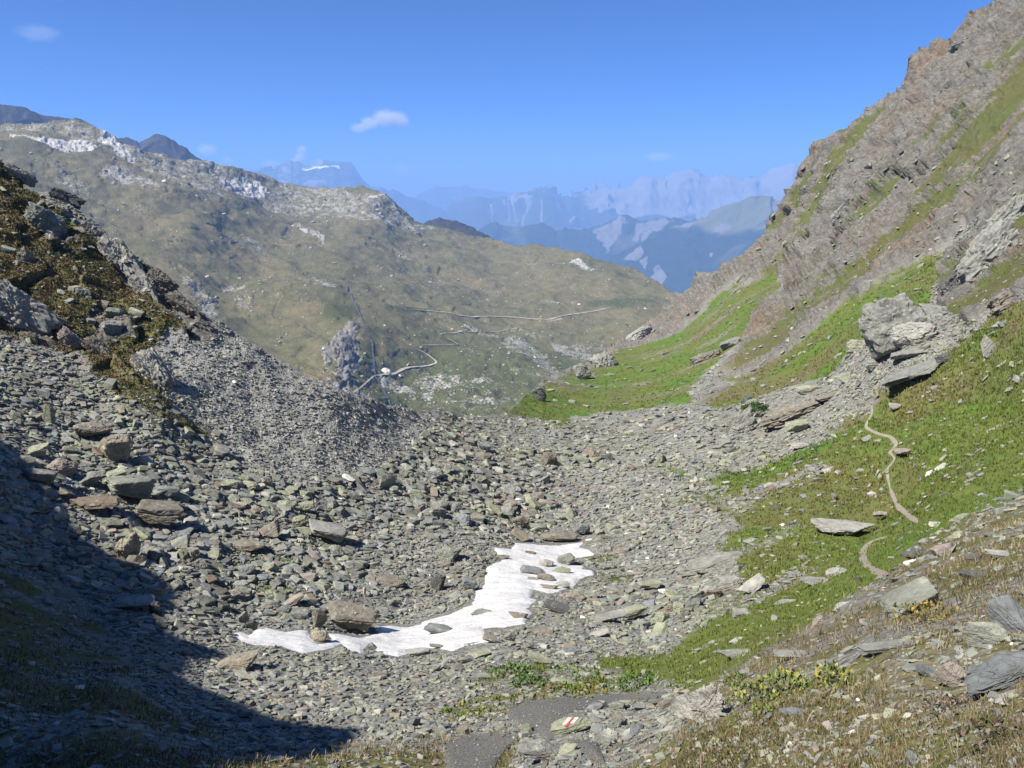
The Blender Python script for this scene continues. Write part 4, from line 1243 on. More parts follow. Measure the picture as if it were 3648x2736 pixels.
def merge_stones(name, C, Rm, cols, mat, **kw):
    """one mesh of many small stones: centres C, 3x3 shape matrices Rm, colours"""
    pick = rng.integers(0, len(SMALL), len(C))
    Vs, Fs, Cs, o = [], [], [], 0
    for k, (V, Fa) in enumerate(SMALL):
        m = np.where(pick == k)[0]
        if not len(m):
            continue
        X = np.einsum('nij,vj->nvi', Rm[m], V) + C[m][:, None]
        Vs.append(X.reshape(-1, 3))
        Fs.append((Fa[None] + (np.arange(len(m)) * len(V))[:, None, None]).reshape(-1, 3) + o)
        Cs.append(np.repeat(cols[m], len(V), 0))
        o += len(m) * len(V)
    me = np_mesh(name, np.concatenate(Vs), np.concatenate(Fs), 3, False)
    set_attr(me, 'col', np.concatenate(Cs))
    return link(name, me, mat, **kw)

def frames(N, tilt, n):
    """random frames about surface normals N with a random tilt"""
    Nn = N + rng.normal(0, 1, (n, 3)) * tilt[:, None]
    Nn /= np.linalg.norm(Nn, axis=1, keepdims=True)
    a = rng.normal(0, 1, (n, 3))
    X = np.cross(a, Nn)
    X /= np.linalg.norm(X, axis=1, keepdims=True)
    Y = np.cross(Nn, X)
    return X, Y, Nn

PAL = ['grey-green', 'blue-grey', 'brown', 'pale grey', 'lichen-green', 'dark grey', 'rust-brown', 'pinkish', 'white', 'tan', 'grey']
PALW = np.array([.26, .13, .12, .085, .13, .03, .015, .018, .003, .03, .18])
PALC = np.array([STONE[k] for k in PAL])
def scatter_stones():
    n = 345000
    u = rng.uniform(-220, 1320, n)
    v = rng.uniform(160, 815, n)
    ok = v > np.interp(u, NEAR.u, NEAR.vs) + 1.5
    u, v = u[ok], v[ok]
    Z = sample(NEAR, NEAR.Z, u, v)
    P = sample(NEAR, NEAR.P, u, v)
    r = np.linalg.norm(P, axis=1)
    fan = sstep(-8, 8, poly_sd(u, v, FAN))
    mound = sstep(-6, 6, poly_sd(u, v, DRY_MOUND))
    brown = sstep(-6, 6, poly_sd(u, v, L_BROWN))
    green = np.maximum.reduce([sstep(-5, 5, poly_sd(u, v, g)) for g in (G_MAIN, G_BAND, G_LOW)])
    front = sstep(-10, 6, poly_sd(u, v, G_FRONT))
    grass = np.clip(Z[:, 0], 0, 1)
    dens = 1.0 * (1 - sstep(0.3, 0.65, grass) * 0.93)
    clump = sstep(-0.1, 0.5, fbm(P, 10, 3, 66))
    dens = np.where(green > 0.5, np.minimum(dens, 0.05 + 0.14 * clump), dens)
    fing = np.maximum.reduce([sstep(-7, 5, poly_sd(u, v, f)) for f in FINGERS])
    dens = np.maximum(dens, fing * 0.5)
    dens = np.where(mound > 0.5, 0.15 + 0.28 * clump, dens)
    dens = np.where(brown > 0.5, np.minimum(dens, 0.10 + 0.22 * clump), dens)
    dens = np.where((front > 0.5), np.minimum(dens, 0.5), dens)
    dens = np.where((poly_sd(u, v, SHADE_GRASS) > 0) | (poly_sd(u, v, DRY_FRONT) > 0), np.minimum(dens, 0.10 + 0.16 * clump), dens)
    dens = np.where((Z[:, 2] > 0.4) & (u > 480), 0.10, dens)
    bare = np.zeros(len(u), bool)
    for b in BARE:
        dens = np.where(poly_sd(u, v, b) > -1, 0.16, dens)
        bare = np.maximum(bare, poly_sd(u, v, b) > -2)
    dens = np.where(poly_sd(u, v, SNOW) > -0.6, 0.0, np.where(poly_sd(u, v, SNOW) > -8, 1.6, dens))
    for t in TRAIL:
        dens = np.where(line_d(u, v, t) < 4, 0.02, dens)
    ok = rng.random(len(u)) < dens * 0.60
    u, v, r, P, Z, fan, green, mound, brown, front, bare = (a[ok] for a in (u, v, r, P, Z, fan, green, mound, brown, front, bare))
    n = len(u)
    near = sstep(330, 520, v)
    smin = 1.8 + 0.9 * near - 0.5 * fan
    big = sstep(-0.15, 0.40, fbm(P, 11, 4, 33))
    big = np.maximum(big, 0.55 * sstep(420, 340, u) * sstep(420, 450, v) * sstep(650, 620, v))
    smax = np.where(fan > 0.5, 4.5, 6.5 + 17 * near * (0.12 + 0.88 * big))
    smax = np.where(green > 0.5, 10, smax)
    smax = np.where(mound > 0.5, 12, smax)
    smax = np.where(brown > 0.5, 8, smax)
    smax = np.where((v > 655) & (u < 560), np.minimum(smax, 13), smax)
    smax = np.where(bare, 3.0, smax)
    smin = np.where(bare, 1.3, smin)
    smax = np.where(brown > 0.5, 13, smax)
    s = smin * (1 - rng.random(n)) ** (-1 / 1.85)
    s = np.where(s > smax, smin + rng.random(n) ** 2 * (smax - smin), s)
    hs = np.array(hand_spots)
    keep = np.ones(n, bool)
    for (a, b, c) in hs:
        keep &= ~((np.abs(u - a) < 0.42 * c + 0.25 * s) & (np.abs(v - b) < 0.32 * c + 0.2 * s) & (s > 4.5))
    keep &= ~((poly_sd(u, v, SNOW) > -0.36 * s))
    u, v, s, r, P, Z, fan, green, mound, brown = (a[keep] for a in (u, v, s, r, P, Z, fan, green, mound, brown))
    n = len(u)
    N = sample(NEAR, NEAR.N, u, v)
    N = np.where((N * P).sum(1, keepdims=True) > 0, -N, N)
    N = N + np.array([0, 0, 0.35])
    N /= np.linalg.norm(N, axis=1, keepdims=True)
    X, Y, W = frames(N, rng.uniform(0.05, 0.30, n), n)
    hx = s * r / F * 1.12
    ay = rng.uniform(0.55, 0.95, n)
    az = np.clip(rng.normal(0.66, 0.2, n), 0.35, 1.2)
    w = PALW[None].repeat(n, 0).copy()
    lich = sstep(0.0, 0.4, fbm(P, 18, 3, 51)) + 1.2 * ((v < 470) & (u > 330) & (fan < 0.5)) + 0.8 * ((u > 520) & (v > 590) & (v < 700))
    w[:, 4] += 0.22 * lich
    w[:, 0] += 0.12 * lich
    w[:, 3] += 0.42 * fan
    w[:, 2] += 0.16 * sstep(0.1, 0.4, fbm(P, 12, 3, 57))
    cw = np.cumsum(w / w.sum(1, keepdims=True), 1)
    ci = (rng.random((n, 1)) > cw).sum(1).clip(0, len(PAL) - 1)
    col = PALC[ci] * rng.uniform(0.85, 1.25, (n, 1))
    C = P + N * (hx * 0.12)[:, None]
    for b in BARE:
        C = C + UP * (0.035 * (poly_sd(u, v, b) > -1))[:, None]
    order = np.argsort(-s)
    inframe = (u > 8) & (u < 1016) & (v < 756)
    cand = order[inframe[order]][:]
    nobj = 298 - len(HAND)
    top = cand[:nobj]
    rest = np.setdiff1d(np.arange(n), top)
    Rm = np.stack([X * hx[:, None], Y * (hx * ay)[:, None], W * (hx * az)[:, None]], 2)
    merge_stones('rubble', C[rest], Rm[rest], col[rest], M_RUB, kind='stuff')
    # the largest stones are things of their own
    marks = [(130, 488, 'the biggest pale grey slab'), (116, 448, 'the tall flat-topped block'), (93, 503, 'the flat rust-brown slab'), (159, 513, 'the grey-brown wedge'), (327, 531, 'the long pale tilted slab'), (270, 531, 'the dark brown tilted slab'), (128, 547, 'the ochre boulder'),
             (134, 603, 'the half-shaded pale boulder'), (238, 662, 'the square striated block'), (353, 616, 'the big purplish boulder'), (448, 554, 'the boulder with the dark hollow'), (440, 627, 'the boulder lying alone on the snow'), (388, 581, 'the brown hump above the snow'),
             (560, 535, 'the long boulder behind the snow'), (613, 552, 'the long brown slab by the snow tongue'), (634, 609, 'the leaning lichened slab'), (664, 591, 'the white stone on the scree'), (716, 561, 'the large tilted slab by the grass'), (741, 424, 'the knob below the round bush'), (794, 413, 'the long dark rock ridge'),
             (893, 325, 'the house-sized boulder'), (911, 372, 'the smooth slanting slab'), (565, 681, 'the yellow slab by the plants'), (571, 724, 'the waymark stone'), (539, 751, 'the boulder between the trail patches'), (229, 632, 'the left tip of the snow'), (597, 538, 'the upper tip of the snow'), (505, 640, 'the lower right snow corner'),
             (205, 408, 'the foot of the left spur'), (365, 724, 'the tip of the long shadow'), (470, 413, 'the middle of the rubble lip'), (393, 407, 'the left end of the rubble lip'), (521, 415, 'the right end of the rubble lip'), (843, 527, 'the broad slab below the path loop'), (911, 602, 'the slab leaning out of the dry grass'),
             (706, 706, 'the striated rock fin'), (790, 690, 'the yellow willow'), (987, 634, 'the lichened boulder of the dry mound'), (871, 404, 'the upper end of the path')]
    mk = np.array([(a, b) for a, b, _ in marks], float)
    used = set()
    shapes = {'slab': ['flat slab', 'tilted plate', 'thin slab'], 'block': ['angular block', 'squared block', 'chunky stone'], 'round': ['blunt boulder', 'rounded stone'], 'spike': ['pointed stone']}
    for k in top:
        kind = str(rng.choice(['slab', 'block', 'round', 'spike'], p=[0.56, 0.25, 0.12, 0.07]))
        me = PROTO[kind][int(rng.integers(0, 5))]
        o = link('boulder', me, M_ROCK, cat='boulder', group='grey boulders and slabs lying in the valley scree')
        z = {'slab': 0.42, 'block': 0.62, 'round': 0.6, 'spike': 0.9}[kind] * rng.uniform(0.8, 1.2)
        M = Matrix.Identity(4)
        yk = 0.75 if kind != 'spike' else 0.55
        for i in range(3):
            M[i][0], M[i][1], M[i][2] = X[k, i] * hx[k], Y[k, i] * hx[k] * yk, W[k, i] * hx[k] * z
            M[i][3] = P[k, i] + N[k, i] * hx[k] * 0.10
        o.matrix_world = M
        o.color = tuple(col[k]) + (1,)
        d = mk - np.array([u[k], v[k]])
        near_i = np.argsort((d ** 2).sum(1))
        size = 'large' if s[k] > 18 else ('mid-sized' if s[k] > 13 else 'small')
        done = None
        for attempt in range(12):
            a = near_i[attempt // 2]
            sh = shapes[kind][int(rng.integers(0, len(shapes[kind])))]
            dx, dy = u[k] - mk[a, 0], v[k] - mk[a, 1]
            dist = math.hypot(dx, dy)
            ang = math.degrees(math.atan2(-dy, dx)) % 360
            rel = ['right of', 'uphill right of', 'uphill of', 'uphill left of', 'left of', 'downhill left of', 'downhill of', 'downhill right of'][int((ang + 22.5) // 45) % 8]
            pre = 'close ' if dist < 32 else ('' if dist < 70 else 'well ')
            lab = f'{size} {PAL[ci[k]]} {sh} lying {pre}{rel} {marks[a][2]}'
            if len(lab.split()) <= 16 and lab not in used:
                done = lab
                break
        if done is None:
            b = near_i[1]
            done = f'{PAL[ci[k]]} {sh} between {marks[near_i[0]][2]} and {marks[b][2]}'
        used.add(done)
        o['label'] = done
    print('stones', n, 'objects', len(top), 'smallest', s[top].min())
scatter_stones()

def scatter_mid():
    n = 42000
    u = rng.uniform(-20, 700, n)
    v = rng.uniform(125, 425, n)
    ok = (v > np.interp(u, MID.u, MID.vs) + 1.5)
    u, v = u[ok], v[ok]
    Z = sample(MID, MID.Z, u, v)
    P = sample(MID, MID.P, u, v)
    c = fbm(P, 150, 4, 12)
    dens = 0.14 + 0.42 * np.clip(Z[:, 0], 0, 0.7) + 0.35 * sstep(0.1, 0.5, c)
    for r_ in ROADS + [STREAM]:
        dens = np.where(line_d(u, v, r_) < 2, 0, dens)
    ok = rng.random(len(u)) < dens * 0.62
    u, v, P, Z = u[ok], v[ok], P[ok], Z[ok]
    n = len(u)
    r = np.linalg.norm(P, axis=1)
    s = np.clip(0.5 * (1 - rng.random(n)) ** (-1 / 2.0), 0.6, 4.5) * r / F
    X, Y, W = frames(np.repeat(UP[None], n, 0), np.full(n, 0.3), n)
    Rm = np.stack([X * s[:, None], Y * (s * 0.8)[:, None], W * (s * 1.1)[:, None]], 2)
    base = np.array([(.42, .41, .38), (.34, .335, .31), (.52, .51, .48), (.28, .275, .255), (.40, .40, .33)])
    col = base[rng.integers(0, 5, n)] * rng.uniform(0.8, 1.15, (n, 1))
    merge_stones('scattered_stones', P + UP * (s * 0.1)[:, None], Rm, col, M_RUB, kind='stuff')
scatter_mid()

# ------------------------------------------------------------------ grasses and leaves
def blades(base, h, w, lean, col):
    """leaf blades: base points, height, width, lean vector (n,3) and colour"""
    n = len(base)
    a = rng.uniform(0, 2 * math.pi, n)
    S = np.stack([np.cos(a), np.sin(a), 0 * a], 1) * (w / 2)[:, None]
    mid = base + UP * (h * 0.58)[:, None] + lean * (h * 0.30)[:, None]
    tip = base + UP * (h * 0.92)[:, None] + lean * (h * 0.85)[:, None]
    V = np.stack([base - S, base + S, mid + S * 0.85, mid - S * 0.85, tip], 1).reshape(-1, 3)
    f = np.array([[0, 1, 2], [0, 2, 3], [3, 2, 4]])
    Fa = (f[None] + (np.arange(n) * 5)[:, None, None]).reshape(-1, 3)
    return V, Fa, np.repeat(col, 5, 0)

def plant_grass(name, u, v, P, per, hfun, wfun, spread, colfun, lean=0.45, **kw):
    n = len(u)
    k = np.repeat(np.arange(n), per)
    r = np.linalg.norm(P, axis=1)
    hh = hfun(r)
    h = hh[k] * rng.uniform(0.55, 1.15, len(k))
    a = rng.uniform(0, 2 * math.pi, len(k))
    rad = rng.random(len(k)) ** 0.7
    off = np.stack([np.cos(a) * rad, np.sin(a) * rad, 0 * a], 1) * (spread * hh[k])[:, None]
    L_ = np.stack([np.cos(a), np.sin(a), 0 * a], 1) * (rad * lean)[:, None] + rng.normal(0, 0.16, (len(k), 3)) * np.array([1, 1, 0])
    col = colfun(P)[k] * rng.uniform(0.75, 1.3, (len(k), 1))
    V, Fa, Cc = blades(P[k] + off - UP * (0.12 * h)[:, None], h, wfun(r)[k] * rng.uniform(0.7, 1.3, len(k)), L_, col)
    me = np_mesh(name, V, Fa, 3, False)
    set_attr(me, 'col', Cc)
    return link(name, me, M_BLADE, kind='stuff', **kw)

def pick(n, box, wt):
    u = rng.uniform(box[0], box[1], n)
    v = rng.uniform(box[2], box[3], n)
    ok = v > np.interp(u, NEAR.u, NEAR.vs) + 1
    u, v = u[ok], v[ok]
    P = sample(NEAR, NEAR.P, u, v)
    Z = sample(NEAR, NEAR.Z, u, v)
    keep = rng.random(len(u)) < wt(u, v, P, Z)
    keep &= poly_sd(u, v, SNOW) < -2
    for b in BARE:
        keep &= poly_sd(u, v, b) < 1
    for t in TRAIL:
        keep &= line_d(u, v, t) > 2.6
    return u[keep], v[keep], P[keep], Z[keep]

def green_cols(P):
    t = np.clip(0.5 + 0.8 * fbm(P, 6, 3, 81), 0, 1)[:, None]
    d = sstep(0.05, 0.45, fbm(P, 12, 3, 97))[:, None]
    c = np.array([0.068, 0.104, 0.017]) * (1 - t) + np.array([0.142, 0.168, 0.04]) * t
    return c * (1 - 0.7 * d) + np.array([0.17, 0.14, 0.055]) * 0.7 * d
def dry_cols(P):
    t = rng.random((len(P), 1))
    a = fbm(P, 1.6, 3, 88)[:, None]
    c = np.where(t < 0.42, np.array([0.20, 0.165, 0.095]), np.where(t < 0.64, np.array([0.13, 0.095, 0.055]), np.where(t < 0.95, np.array([0.10, 0.108, 0.036]), np.array([0.17, 0.085, 0.05]))))
    return c * (1 + 0.5 * a)

def grow():
    gm = lambda u, v, P, Z: np.clip(Z[:, 0] * 1.2, 0, 1) * (Z[:, 2] < 0.3) * (poly_sd(u, v, DRY_MOUND) < -3) * (poly_sd(u, v, L_BROWN) < 2)
    u, v, P, Z = pick(76000, (480, 1250, 210, 760), gm)
    plant_grass('grass', u, v, P, 5, lambda r: np.clip(0.0037 * r, 0.08, 0.38), lambda r: np.clip(0.0011 * r, 0.008, 0.12), 0.9, green_cols)
    # broad-leaved green strip in front
    u, v, P, Z = pick(16000, (200, 720, 640, 800), lambda u, v, P, Z: sstep(-6, 8, poly_sd(u, v, G_FRONT)) * np.clip(-0.02 + 1.5 * fbm(P, 1.6, 4, 4), 0, 1))
    plant_grass('leafy_ground_cover', u, v, P, 7, lambda r: np.clip(0.0055 * r, 0.05, 0.13), lambda r: np.clip(0.0026 * r, 0.02, 0.06), 1.3,
                lambda P: np.where(rng.random((len(P), 1)) < 0.82, green_cols(P) * np.array([0.75, 0.95, 0.8]), np.where(rng.random((len(P), 1)) < 0.7, np.array([0.26, 0.21, 0.06]), np.array([0.22, 0.12, 0.06]))))
    # dry grass of the near mound and the bottom edge
    wm = lambda u, v, P, Z: np.maximum.reduce([sstep(-5, 5, poly_sd(u, v, DRY_MOUND)) + 0 * u, 0.9 * sstep(-5, 5, poly_sd(u, v, DRY_FRONT)), 0.7 * sstep(-8, 8, poly_sd(u, v, SHADE_GRASS))]) * np.clip(0.45 + 1.25 * fbm(P, 1.3, 4, 14), 0.04, 1)
    u, v, P, Z = pick(86000, (-180, 1325, 470, 860), wm)
    plant_grass('dry_grass', u, v, P, 6, lambda r: np.clip(0.0062 * r, 0.045, 0.12), lambda r: np.clip(0.0009 * r, 0.0045, 0.02), 1.5, dry_cols, 1.1)
    # tall pale stalks
    u, v, P, Z = pick(330, (620, 1080, 560, 830), lambda u, v, P, Z: sstep(0, 8, poly_sd(u, v, DRY_MOUND)))
    plant_grass('dry_grass', u, v, P, 2, lambda r: np.clip(0.024 * r, 0.14, 0.32), lambda r: np.clip(0.0005 * r, 0.0035, 0.01), 0.2, lambda P: np.repeat(np.array([[0.33, 0.28, 0.18]]), len(P), 0), 0.7)
    # short herbs on the brown spur
    u, v, P, Z = pick(44000, (-60, 230, 150, 450), lambda u, v, P, Z: sstep(-4, 4, poly_sd(u, v, L_BROWN)) * np.clip(Z[:, 0] * 1.4, 0, 1) * (Z[:, 2] < 0.6))
    plant_grass('dry_grass', u, v, P, 4, lambda r: np.clip(0.0017 * r, 0.06, 0.18), lambda r: np.clip(0.0012 * r, 0.01, 0.12), 1.4,
                lambda P: np.where(sstep(-0.2, 0.3, fbm(P, 7, 3, 21))[:, None] > 0.5, np.array([0.13, 0.09, 0.04]), np.array([0.078, 0.078, 0.03])))
    # moss and weeds among the stones
    u, v, P, Z = pick(15000, (0, 760, 420, 720), lambda u, v, P, Z: sstep(0.25, 0.5, Z[:, 0]) * (Z[:, 1] < 0.5) * (poly_sd(u, v, G_MAIN) < -4) * 0.7)
    plant_grass('moss', u, v, P, 4, lambda r: np.clip(0.0035 * r, 0.06, 0.25), lambda r: np.clip(0.0016 * r, 0.01, 0.1), 1.2, lambda P: green_cols(P) * 0.8)
grow()

def leaf_cloud(n, size, leaf, cols, flat=0.6):
    """loose leaves on a low dome: points in the upper half of an ellipsoid"""
    d = rng.normal(0, 1, (n, 3))
    d /= np.linalg.norm(d, axis=1, keepdims=True)
    d[:, 2] = np.abs(d[:, 2])
    lump = 1 + 0.35 * vnoise(d * 1.0 + size[0] * 9, 0.45, 5)
    p = d * (rng.uniform(0.45, 1, n) ** 0.5 * lump)[:, None] * np.array(size)
    a = rng.normal(0, 1, (n, 3))
    X = a / np.linalg.norm(a, axis=1, keepdims=True)
    X[:, 2] = np.abs(X[:, 2]) * 0.9 + 0.2
    X /= np.linalg.norm(X, axis=1, keepdims=True)
    Y = np.cross(X, rng.normal(0, 1, (n, 3)))
    Y /= np.linalg.norm(Y, axis=1, keepdims=True)
    l = leaf * rng.uniform(0.7, 1.25, (n, 1))
    V = np.stack([p, p + X * l * 0.5 + Y * l * 0.24, p + X * l, p + X * l * 0.5 - Y * l * 0.24], 1).reshape(-1, 3)
    Fa = np.arange(4 * n).reshape(-1, 4)
    c = np.array(cols)[rng.integers(0, len(cols), n)] * rng.uniform(0.75, 1.25, (n, 1))
    return V, Fa, np.repeat(c, 4, 0)

M_TWIG = mat_flat('twig_bark', (0.07, 0.05, 0.035), (0.12, 0.09, 0.06), 40)
def shrub(name, u, v, size, n, leaf, cols, label, cat, stems=7, lift=0):
    g = at(NEAR, u, v)
    if lift:
        g = rays(np.array([float(u)]), np.array([float(v)]))[0] * np.linalg.norm(at(NEAR, u, v + lift))
    root = bpy.data.objects.new(name, None)
    COL.objects.link(root)
    root.location = g
    root.empty_display_size = 0.1
    root['label'], root['category'] = label, cat
    V, Fa, Cc = leaf_cloud(n, size, leaf, cols)
    me = np_mesh('foliage', V, Fa, 4, False)
    set_attr(me, 'col', Cc)
    link('foliage', me, M_BLADE, parent=root)
    bm = bmesh.new()
    for k in range(stems):
        a = 2 * math.pi * k / stems + random.random()
        tip = Vector((math.cos(a) * size[0] * 0.7, math.sin(a) * size[1] * 0.7, size[2] * random.uniform(0.5, 0.85)))
        mid = tip * 0.5 + Vector((0, 0, size[2] * 0.08))
        prev = None
        for j, (c, rr) in enumerate(((Vector((0, 0, -0.05)), 0.045), (mid, 0.03), (tip, 0.012))):
            ring = [bm.verts.new(c + Vector((math.cos(t), math.sin(t), 0)) * rr * size[2]) for t in (0, 2.1, 4.2)]
            if prev:
                for i in range(3):
                    bm.faces.new((prev[i], prev[(i + 1) % 3], ring[(i + 1) % 3], ring[i]))
            prev = ring
    me = bpy.data.meshes.new('stem')
    bm.to_mesh(me)
    bm.free()
    link('stem', me, M_TWIG, parent=root)
    return root
WIL = [(0.12, 0.15, 0.04), (0.17, 0.20, 0.075), (0.27, 0.24, 0.05), (0.20, 0.20, 0.06), (0.08, 0.11, 0.03), (0.14, 0.17, 0.06)]
GRN = [(0.05, 0.10, 0.02), (0.075, 0.14, 0.025), (0.10, 0.16, 0.04), (0.04, 0.075, 0.018)]
shrub('willow_shrub', 788, 692, (0.34, 0.30, 0.16), 520, 0.065, WIL, 'widest low yellow-green willow in the middle of the dry mound foreground', 'shrub')
shrub('willow_shrub', 751, 699, (0.26, 0.22, 0.13), 330, 0.06, WIL, 'yellow-green willow clump right beside the striated rock fin', 'shrub')
shrub('willow_shrub', 836, 684, (0.26, 0.22, 0.12), 300, 0.06, WIL, 'low willow with upright pale leaves at the right end of the willow row', 'shrub')
shrub('willow_shrub', 768, 713, (0.18, 0.15, 0.08), 150, 0.055, WIL, 'small yellowish willow in front of the widest willow, by the smooth bluish stone', 'shrub')
shrub('bilberry_shrub', 737, 684, (0.22, 0.2, 0.10), 220, 0.05, GRN + [(0.2, 0.16, 0.04)], 'dark green low shrub behind the left end of the willow row', 'shrub')
shrub('bilberry_shrub', 934, 622, (0.40, 0.32, 0.16), 260, 0.06, [(0.22, 0.16, 0.04), (0.27, 0.20, 0.045), (0.13, 0.12, 0.035), (0.12, 0.11, 0.04)], 'orange-yellow autumn shrub right of the slab leaning out of the dry grass', 'shrub')
shrub('bilberry_shrub', 1000, 745, (0.24, 0.2, 0.12), 260, 0.045, [(0.05, 0.065, 0.025), (0.09, 0.08, 0.045), (0.14, 0.10, 0.09)], 'dark heathery shrub in the lower right corner', 'shrub')
shrub('bilberry_shrub', 952, 716, (0.24, 0.2, 0.10), 220, 0.04, [(0.06, 0.075, 0.025), (0.10, 0.075, 0.06), (0.17, 0.11, 0.10)], 'purplish heather clump below the reddish grey stone', 'shrub')
shrub('juniper_bush', 754, 411, (1.6, 1.3, 1.15), 1400, 0.28, [(0.03, 0.065, 0.015), (0.05, 0.095, 0.02), (0.07, 0.12, 0.03)], 'round dark green bush on the grey rock knob in the right scree', 'bush', 9, 10)
shrub('green_herb', 642, 690, (0.62, 0.42, 0.26), 420, 0.10, GRN, 'tallest dark green herb clump at the right of the green strip', 'plant')
shrub('green_herb', 513, 676, (0.70, 0.45, 0.24), 420, 0.11, GRN, 'bright green herb clump left of the yellow lichened slab', 'plant')
shrub('green_herb', 530, 688, (0.55, 0.4, 0.2), 320, 0.10, GRN, 'lower green herb clump just below the bright one', 'plant')

# ------------------------------------------------------------------ small things far off
def box(bm, c, d, rot=0.0):
    M = Matrix.Translation(c) @ Matrix.Rotation(rot, 4, 'Z') @ Matrix.Diagonal((*d, 1))
    return bmesh.ops.create_cube(bm, size=1, matrix=M)
def bm_obj(name, bm, mat, **kw):
    me = bpy.data.meshes.new(name)
    bm.to_mesh(me)
    bm.free()
    return link(name, me, mat, **kw)
def thing(name, loc, label, cat, rz=0):
    o = bpy.data.objects.new(name, None)
    COL.objects.link(o)
    o.location = loc
    o.rotation_euler.z = rz
    o['label'], o['category'] = label, cat
    return o
M_WALL = mat_flat('hut_wall', (0.30, 0.31, 0.33), (0.38, 0.38, 0.39), 0.6)
M_ROOF = mat_flat('hut_roof', (0.20, 0.22, 0.26), (0.27, 0.29, 0.33), 0.6)
M_DOOR = mat_flat('hut_door', (0.06, 0.045, 0.035), (0.09, 0.06, 0.045), 1)
M_CARB = mat_flat('car_paint', (0.78, 0.78, 0.78), (0.74, 0.74, 0.74), 1, 0.35)
M_GLASS = mat_flat('car_glass', (0.03, 0.035, 0.04), (0.04, 0.045, 0.05), 1, 0.1)
M_TYRE = mat_flat('car_tyre', (0.02, 0.02, 0.02), (0.03, 0.03, 0.03), 1)
hut = thing('stone_hut', at(MID, 460, 332.8), 'tiny grey hut beside the winding track below the straight gravel road', 'hut', 0.2)
bm = bmesh.new(); box(bm, (0, 0, 1.8), (8, 5, 4.4)); bm_obj('wall', bm, M_WALL, parent=hut)
bm = bmesh.new()
vs = [bm.verts.new(p) for p in ((-4.5, -3.1, 3.8), (4.5, -3.1, 3.8), (4.5, 3.1, 3.8), (-4.5, 3.1, 3.8), (-4.5, 0, 6.2), (4.5, 0, 6.2))]
for f in ((0, 1, 5, 4), (2, 3, 4, 5), (1, 2, 5), (3, 0, 4), (3, 2, 1, 0)):
    bm.faces.new([vs[i] for i in f])
bm_obj('roof', bm, M_ROOF, parent=hut)
bm = bmesh.new(); box(bm, (1.5, -2.56, 1.2), (1.2, 0.1, 2.2)); bm_obj('door', bm, M_DOOR, parent=hut)
car = thing('parked_car', at(MID, 465.3, 332.4) + np.array([0, 0, 1.6]), 'tiny white car parked right of the grey hut', 'car', 0.1)
bm = bmesh.new()
prof = [(-2.2, 0.4), (2.2, 0.4), (2.25, 0.95), (1.2, 1.05), (0.6, 1.6), (-1.4, 1.65), (-2.1, 1.05)]
a_ = [bm.verts.new((x, -0.9, z)) for x, z in prof]
b_ = [bm.verts.new((x, 0.9, z)) for x, z in prof]
bm.faces.new(a_); bm.faces.new(b_[::-1])
for i in range(7):
    bm.faces.new((a_[i], b_[i], b_[(i + 1) % 7], a_[(i + 1) % 7]))
bm_obj('body', bm, M_CARB, parent=car)
bm = bmesh.new(); box(bm, (-0.35, 0, 1.32), (1.7, 1.84, 0.42)); bm_obj('window', bm, M_GLASS, parent=car)
for sx in (-1.4, 1.4):
    for sy in (-0.8, 0.8):
        bm = bmesh.new()
        bmesh.ops.create_cone(bm, cap_ends=True, segments=14, radius1=0.36, radius2=0.36, depth=0.24, matrix=Matrix.Translation((sx, sy, 0.36)) @ Matrix.Rotation(math.pi / 2, 4, 'X'))
        bm_obj('wheel', bm, M_TYRE, parent=car)
def heap():
    V, Fa = ICO4
    r = 1 + 0.25 * fbm(V * 1.0 + 4, 0.5, 4, 3)
    X = V * r[:, None] * np.array([9, 7, 7.5])
    me = np_mesh('spoil_heap', X, Fa, 3, True)
    o = link('spoil_heap', me, mat_flat('pale_spoil', (0.52, 0.46, 0.38), (0.66, 0.60, 0.52), 0.4, 0.95, 0.6, 0.6), label='pale heap of broken stone beside the stream crossing', cat='stone heap')
    o.location = at(MID, 389.5, 367.5)
heap()
def bird():
    d = rays(np.array([47.0]), np.array([71.5]))[0]
    bm = bmesh.new()
    pts = [(0, -.22, 0), (0.06, 0, 0.03), (0, .26, 0), (-0.06, 0, 0.03), (0, 0, -0.05), (0.55, -0.08, 0.16), (-0.55, -0.08, 0.16), (0.25, 0.08, 0.10), (-0.25, 0.08, 0.10)]
    vs = [bm.verts.new(p) for p in pts]
    for f in ((0, 1, 4), (1, 2, 4), (2, 3, 4), (3, 0, 4), (0, 3, 1), (1, 3, 2), (1, 5, 7), (3, 8, 6), (1, 7, 2), (3, 2, 8)):
        bm.faces.new([vs[i] for i in f])
    o = bm_obj('bird', bm, mat_flat('bird_feathers', (0.02, 0.02, 0.02), (0.03, 0.03, 0.03), 4), label='tiny dark bird high in the empty sky', cat='bird')
    o.location = d * 330
    o.rotation_euler = (0.3, 0.2, 0.5)
bird()

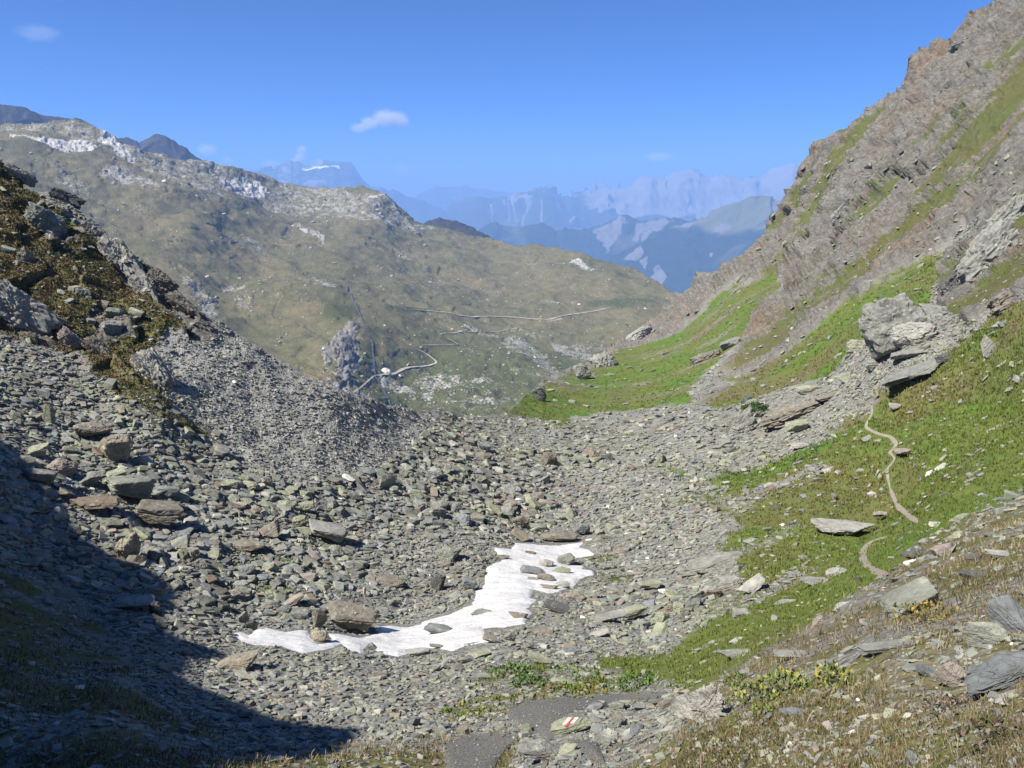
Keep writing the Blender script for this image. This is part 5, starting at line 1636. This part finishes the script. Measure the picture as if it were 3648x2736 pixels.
# ------------------------------------------------------------------ clouds, far beyond the haze
def mat_cloud(dens):
    m = bpy.data.materials.new('cloud_vapour')
    m.use_nodes = True
    t = m.node_tree
    t.nodes.clear()
    o = t.nodes.new('ShaderNodeOutputMaterial')
    p = t.nodes.new('ShaderNodeVolumePrincipled')
    tc = t.nodes.new('ShaderNodeTexCoord')
    nz = t.nodes.new('ShaderNodeTexNoise')
    nz.inputs['Scale'].default_value = 2.3
    nz.inputs['Detail'].default_value = 5
    nz.inputs['Roughness'].default_value = 0.62
    ln = t.nodes.new('ShaderNodeVectorMath'); ln.operation = 'LENGTH'
    a = t.nodes.new('ShaderNodeMath'); a.operation = 'SUBTRACT'
    b = t.nodes.new('ShaderNodeMapRange'); b.inputs[1].default_value = -0.42; b.inputs[2].default_value = 0.05; b.inputs[3].default_value = 0; b.inputs[4].default_value = dens
    t.links.new(tc.outputs['Object'], nz.inputs['Vector'])
    t.links.new(tc.outputs['Object'], ln.inputs[0])
    t.links.new(nz.outputs['Fac'], a.inputs[0])
    t.links.new(ln.outputs['Value'], a.inputs[1])
    t.links.new(a.outputs[0], b.inputs[0])
    t.links.new(b.outputs[0], p.inputs['Density'])
    p.inputs['Color'].default_value = (1, 1, 1, 1)
    p.inputs['Anisotropy'].default_value = 0.0
    t.links.new(p.outputs[0], o.inputs['Volume'])
    return m
def cloud(u, v, lobes, dens, label):
    """lobes: (du, dv, w, h) in pixels at 62 km"""
    r = 62000.0
    c = rays(np.array([float(u)]), np.array([float(v)]))[0] * r
    root = thing('cloud', c, label, 'cloud')
    m = mat_cloud(dens)
    for k, (du, dv, w, h) in enumerate(lobes):
        bm = bmesh.new()
        bmesh.ops.create_icosphere(bm, subdivisions=3, radius=1)
        o = bm_obj('puff', bm, m, parent=root)
        p = rays(np.array([float(u + du)]), np.array([float(v + dv)]))[0] * r - c
        o.location = p
        o.scale = (w * r / F * 0.75, w * r / F * 0.6, h * r / F * 0.75)
        o.rotation_euler.z = k * 1.3
cloud(378, 121, [(-19, 7, 15, 8), (-8, 2, 17, 10), (6, -3, 20, 13), (18, -2, 20, 12), (25, 2, 12, 8)], 0.0009, 'largest white cloud, elongated, floating alone in the middle of the sky')
cloud(38, 33, [(0, 0, 30, 11)], 0.00013, 'faint wisp of cloud in the upper left sky')
cloud(207, 150, [(0, 0, 15, 9)], 0.0011, 'small white puff above the dark pointed summit')
cloud(227, 162, [(0, 0, 10, 9)], 0.0012, 'smaller white puff low over the limestone ridge')
cloud(271, 165, [(0, 0, 15, 8)], 0.0012, 'little cloud left of the snow-streaked far mountain')
cloud(299, 159, [(-4, 3, 12, 6), (2, -1, 12, 9), (3, -9, 9, 7)], 0.002, 'bright cloud capping the snow-streaked far mountain')
cloud(319, 164, [(0, 0, 13, 8)], 0.0016, 'cloud behind the right part of the snow-streaked far mountain')
cloud(401, 172, [(0, 0, 17, 12)], 0.0009, 'faint puff right of the snow-streaked far mountain')
cloud(659, 157, [(0, 0, 22, 8)], 0.0006, 'faint flat cloud above the far blue mountains on the right')

# ------------------------------------------------------------------ haze
def haze_box():
    bm = bmesh.new()
    bmesh.ops.create_cube(bm, size=1)
    for v in bm.verts:
        v.co = Vector((v.co.x * 92000, v.co.y * 92000, 1130 if v.co.z > 0 else -2300))
    me = bpy.data.meshes.new('haze')
    bm.to_mesh(me)
    bm.free()
    m = bpy.data.materials.new('haze_air')
    m.use_nodes = True
    t = m.node_tree
    t.nodes.clear()
    o = t.nodes.new('ShaderNodeOutputMaterial')
    p = t.nodes.new('ShaderNodeVolumePrincipled')
    p.inputs['Color'].default_value = (0.31, 0.53, 1.0, 1)
    p.inputs['Density'].default_value = 7.2e-5
    t.links.new(p.outputs[0], o.inputs['Volume'])
    link('haze', me, m, kind='stuff')
haze_box()
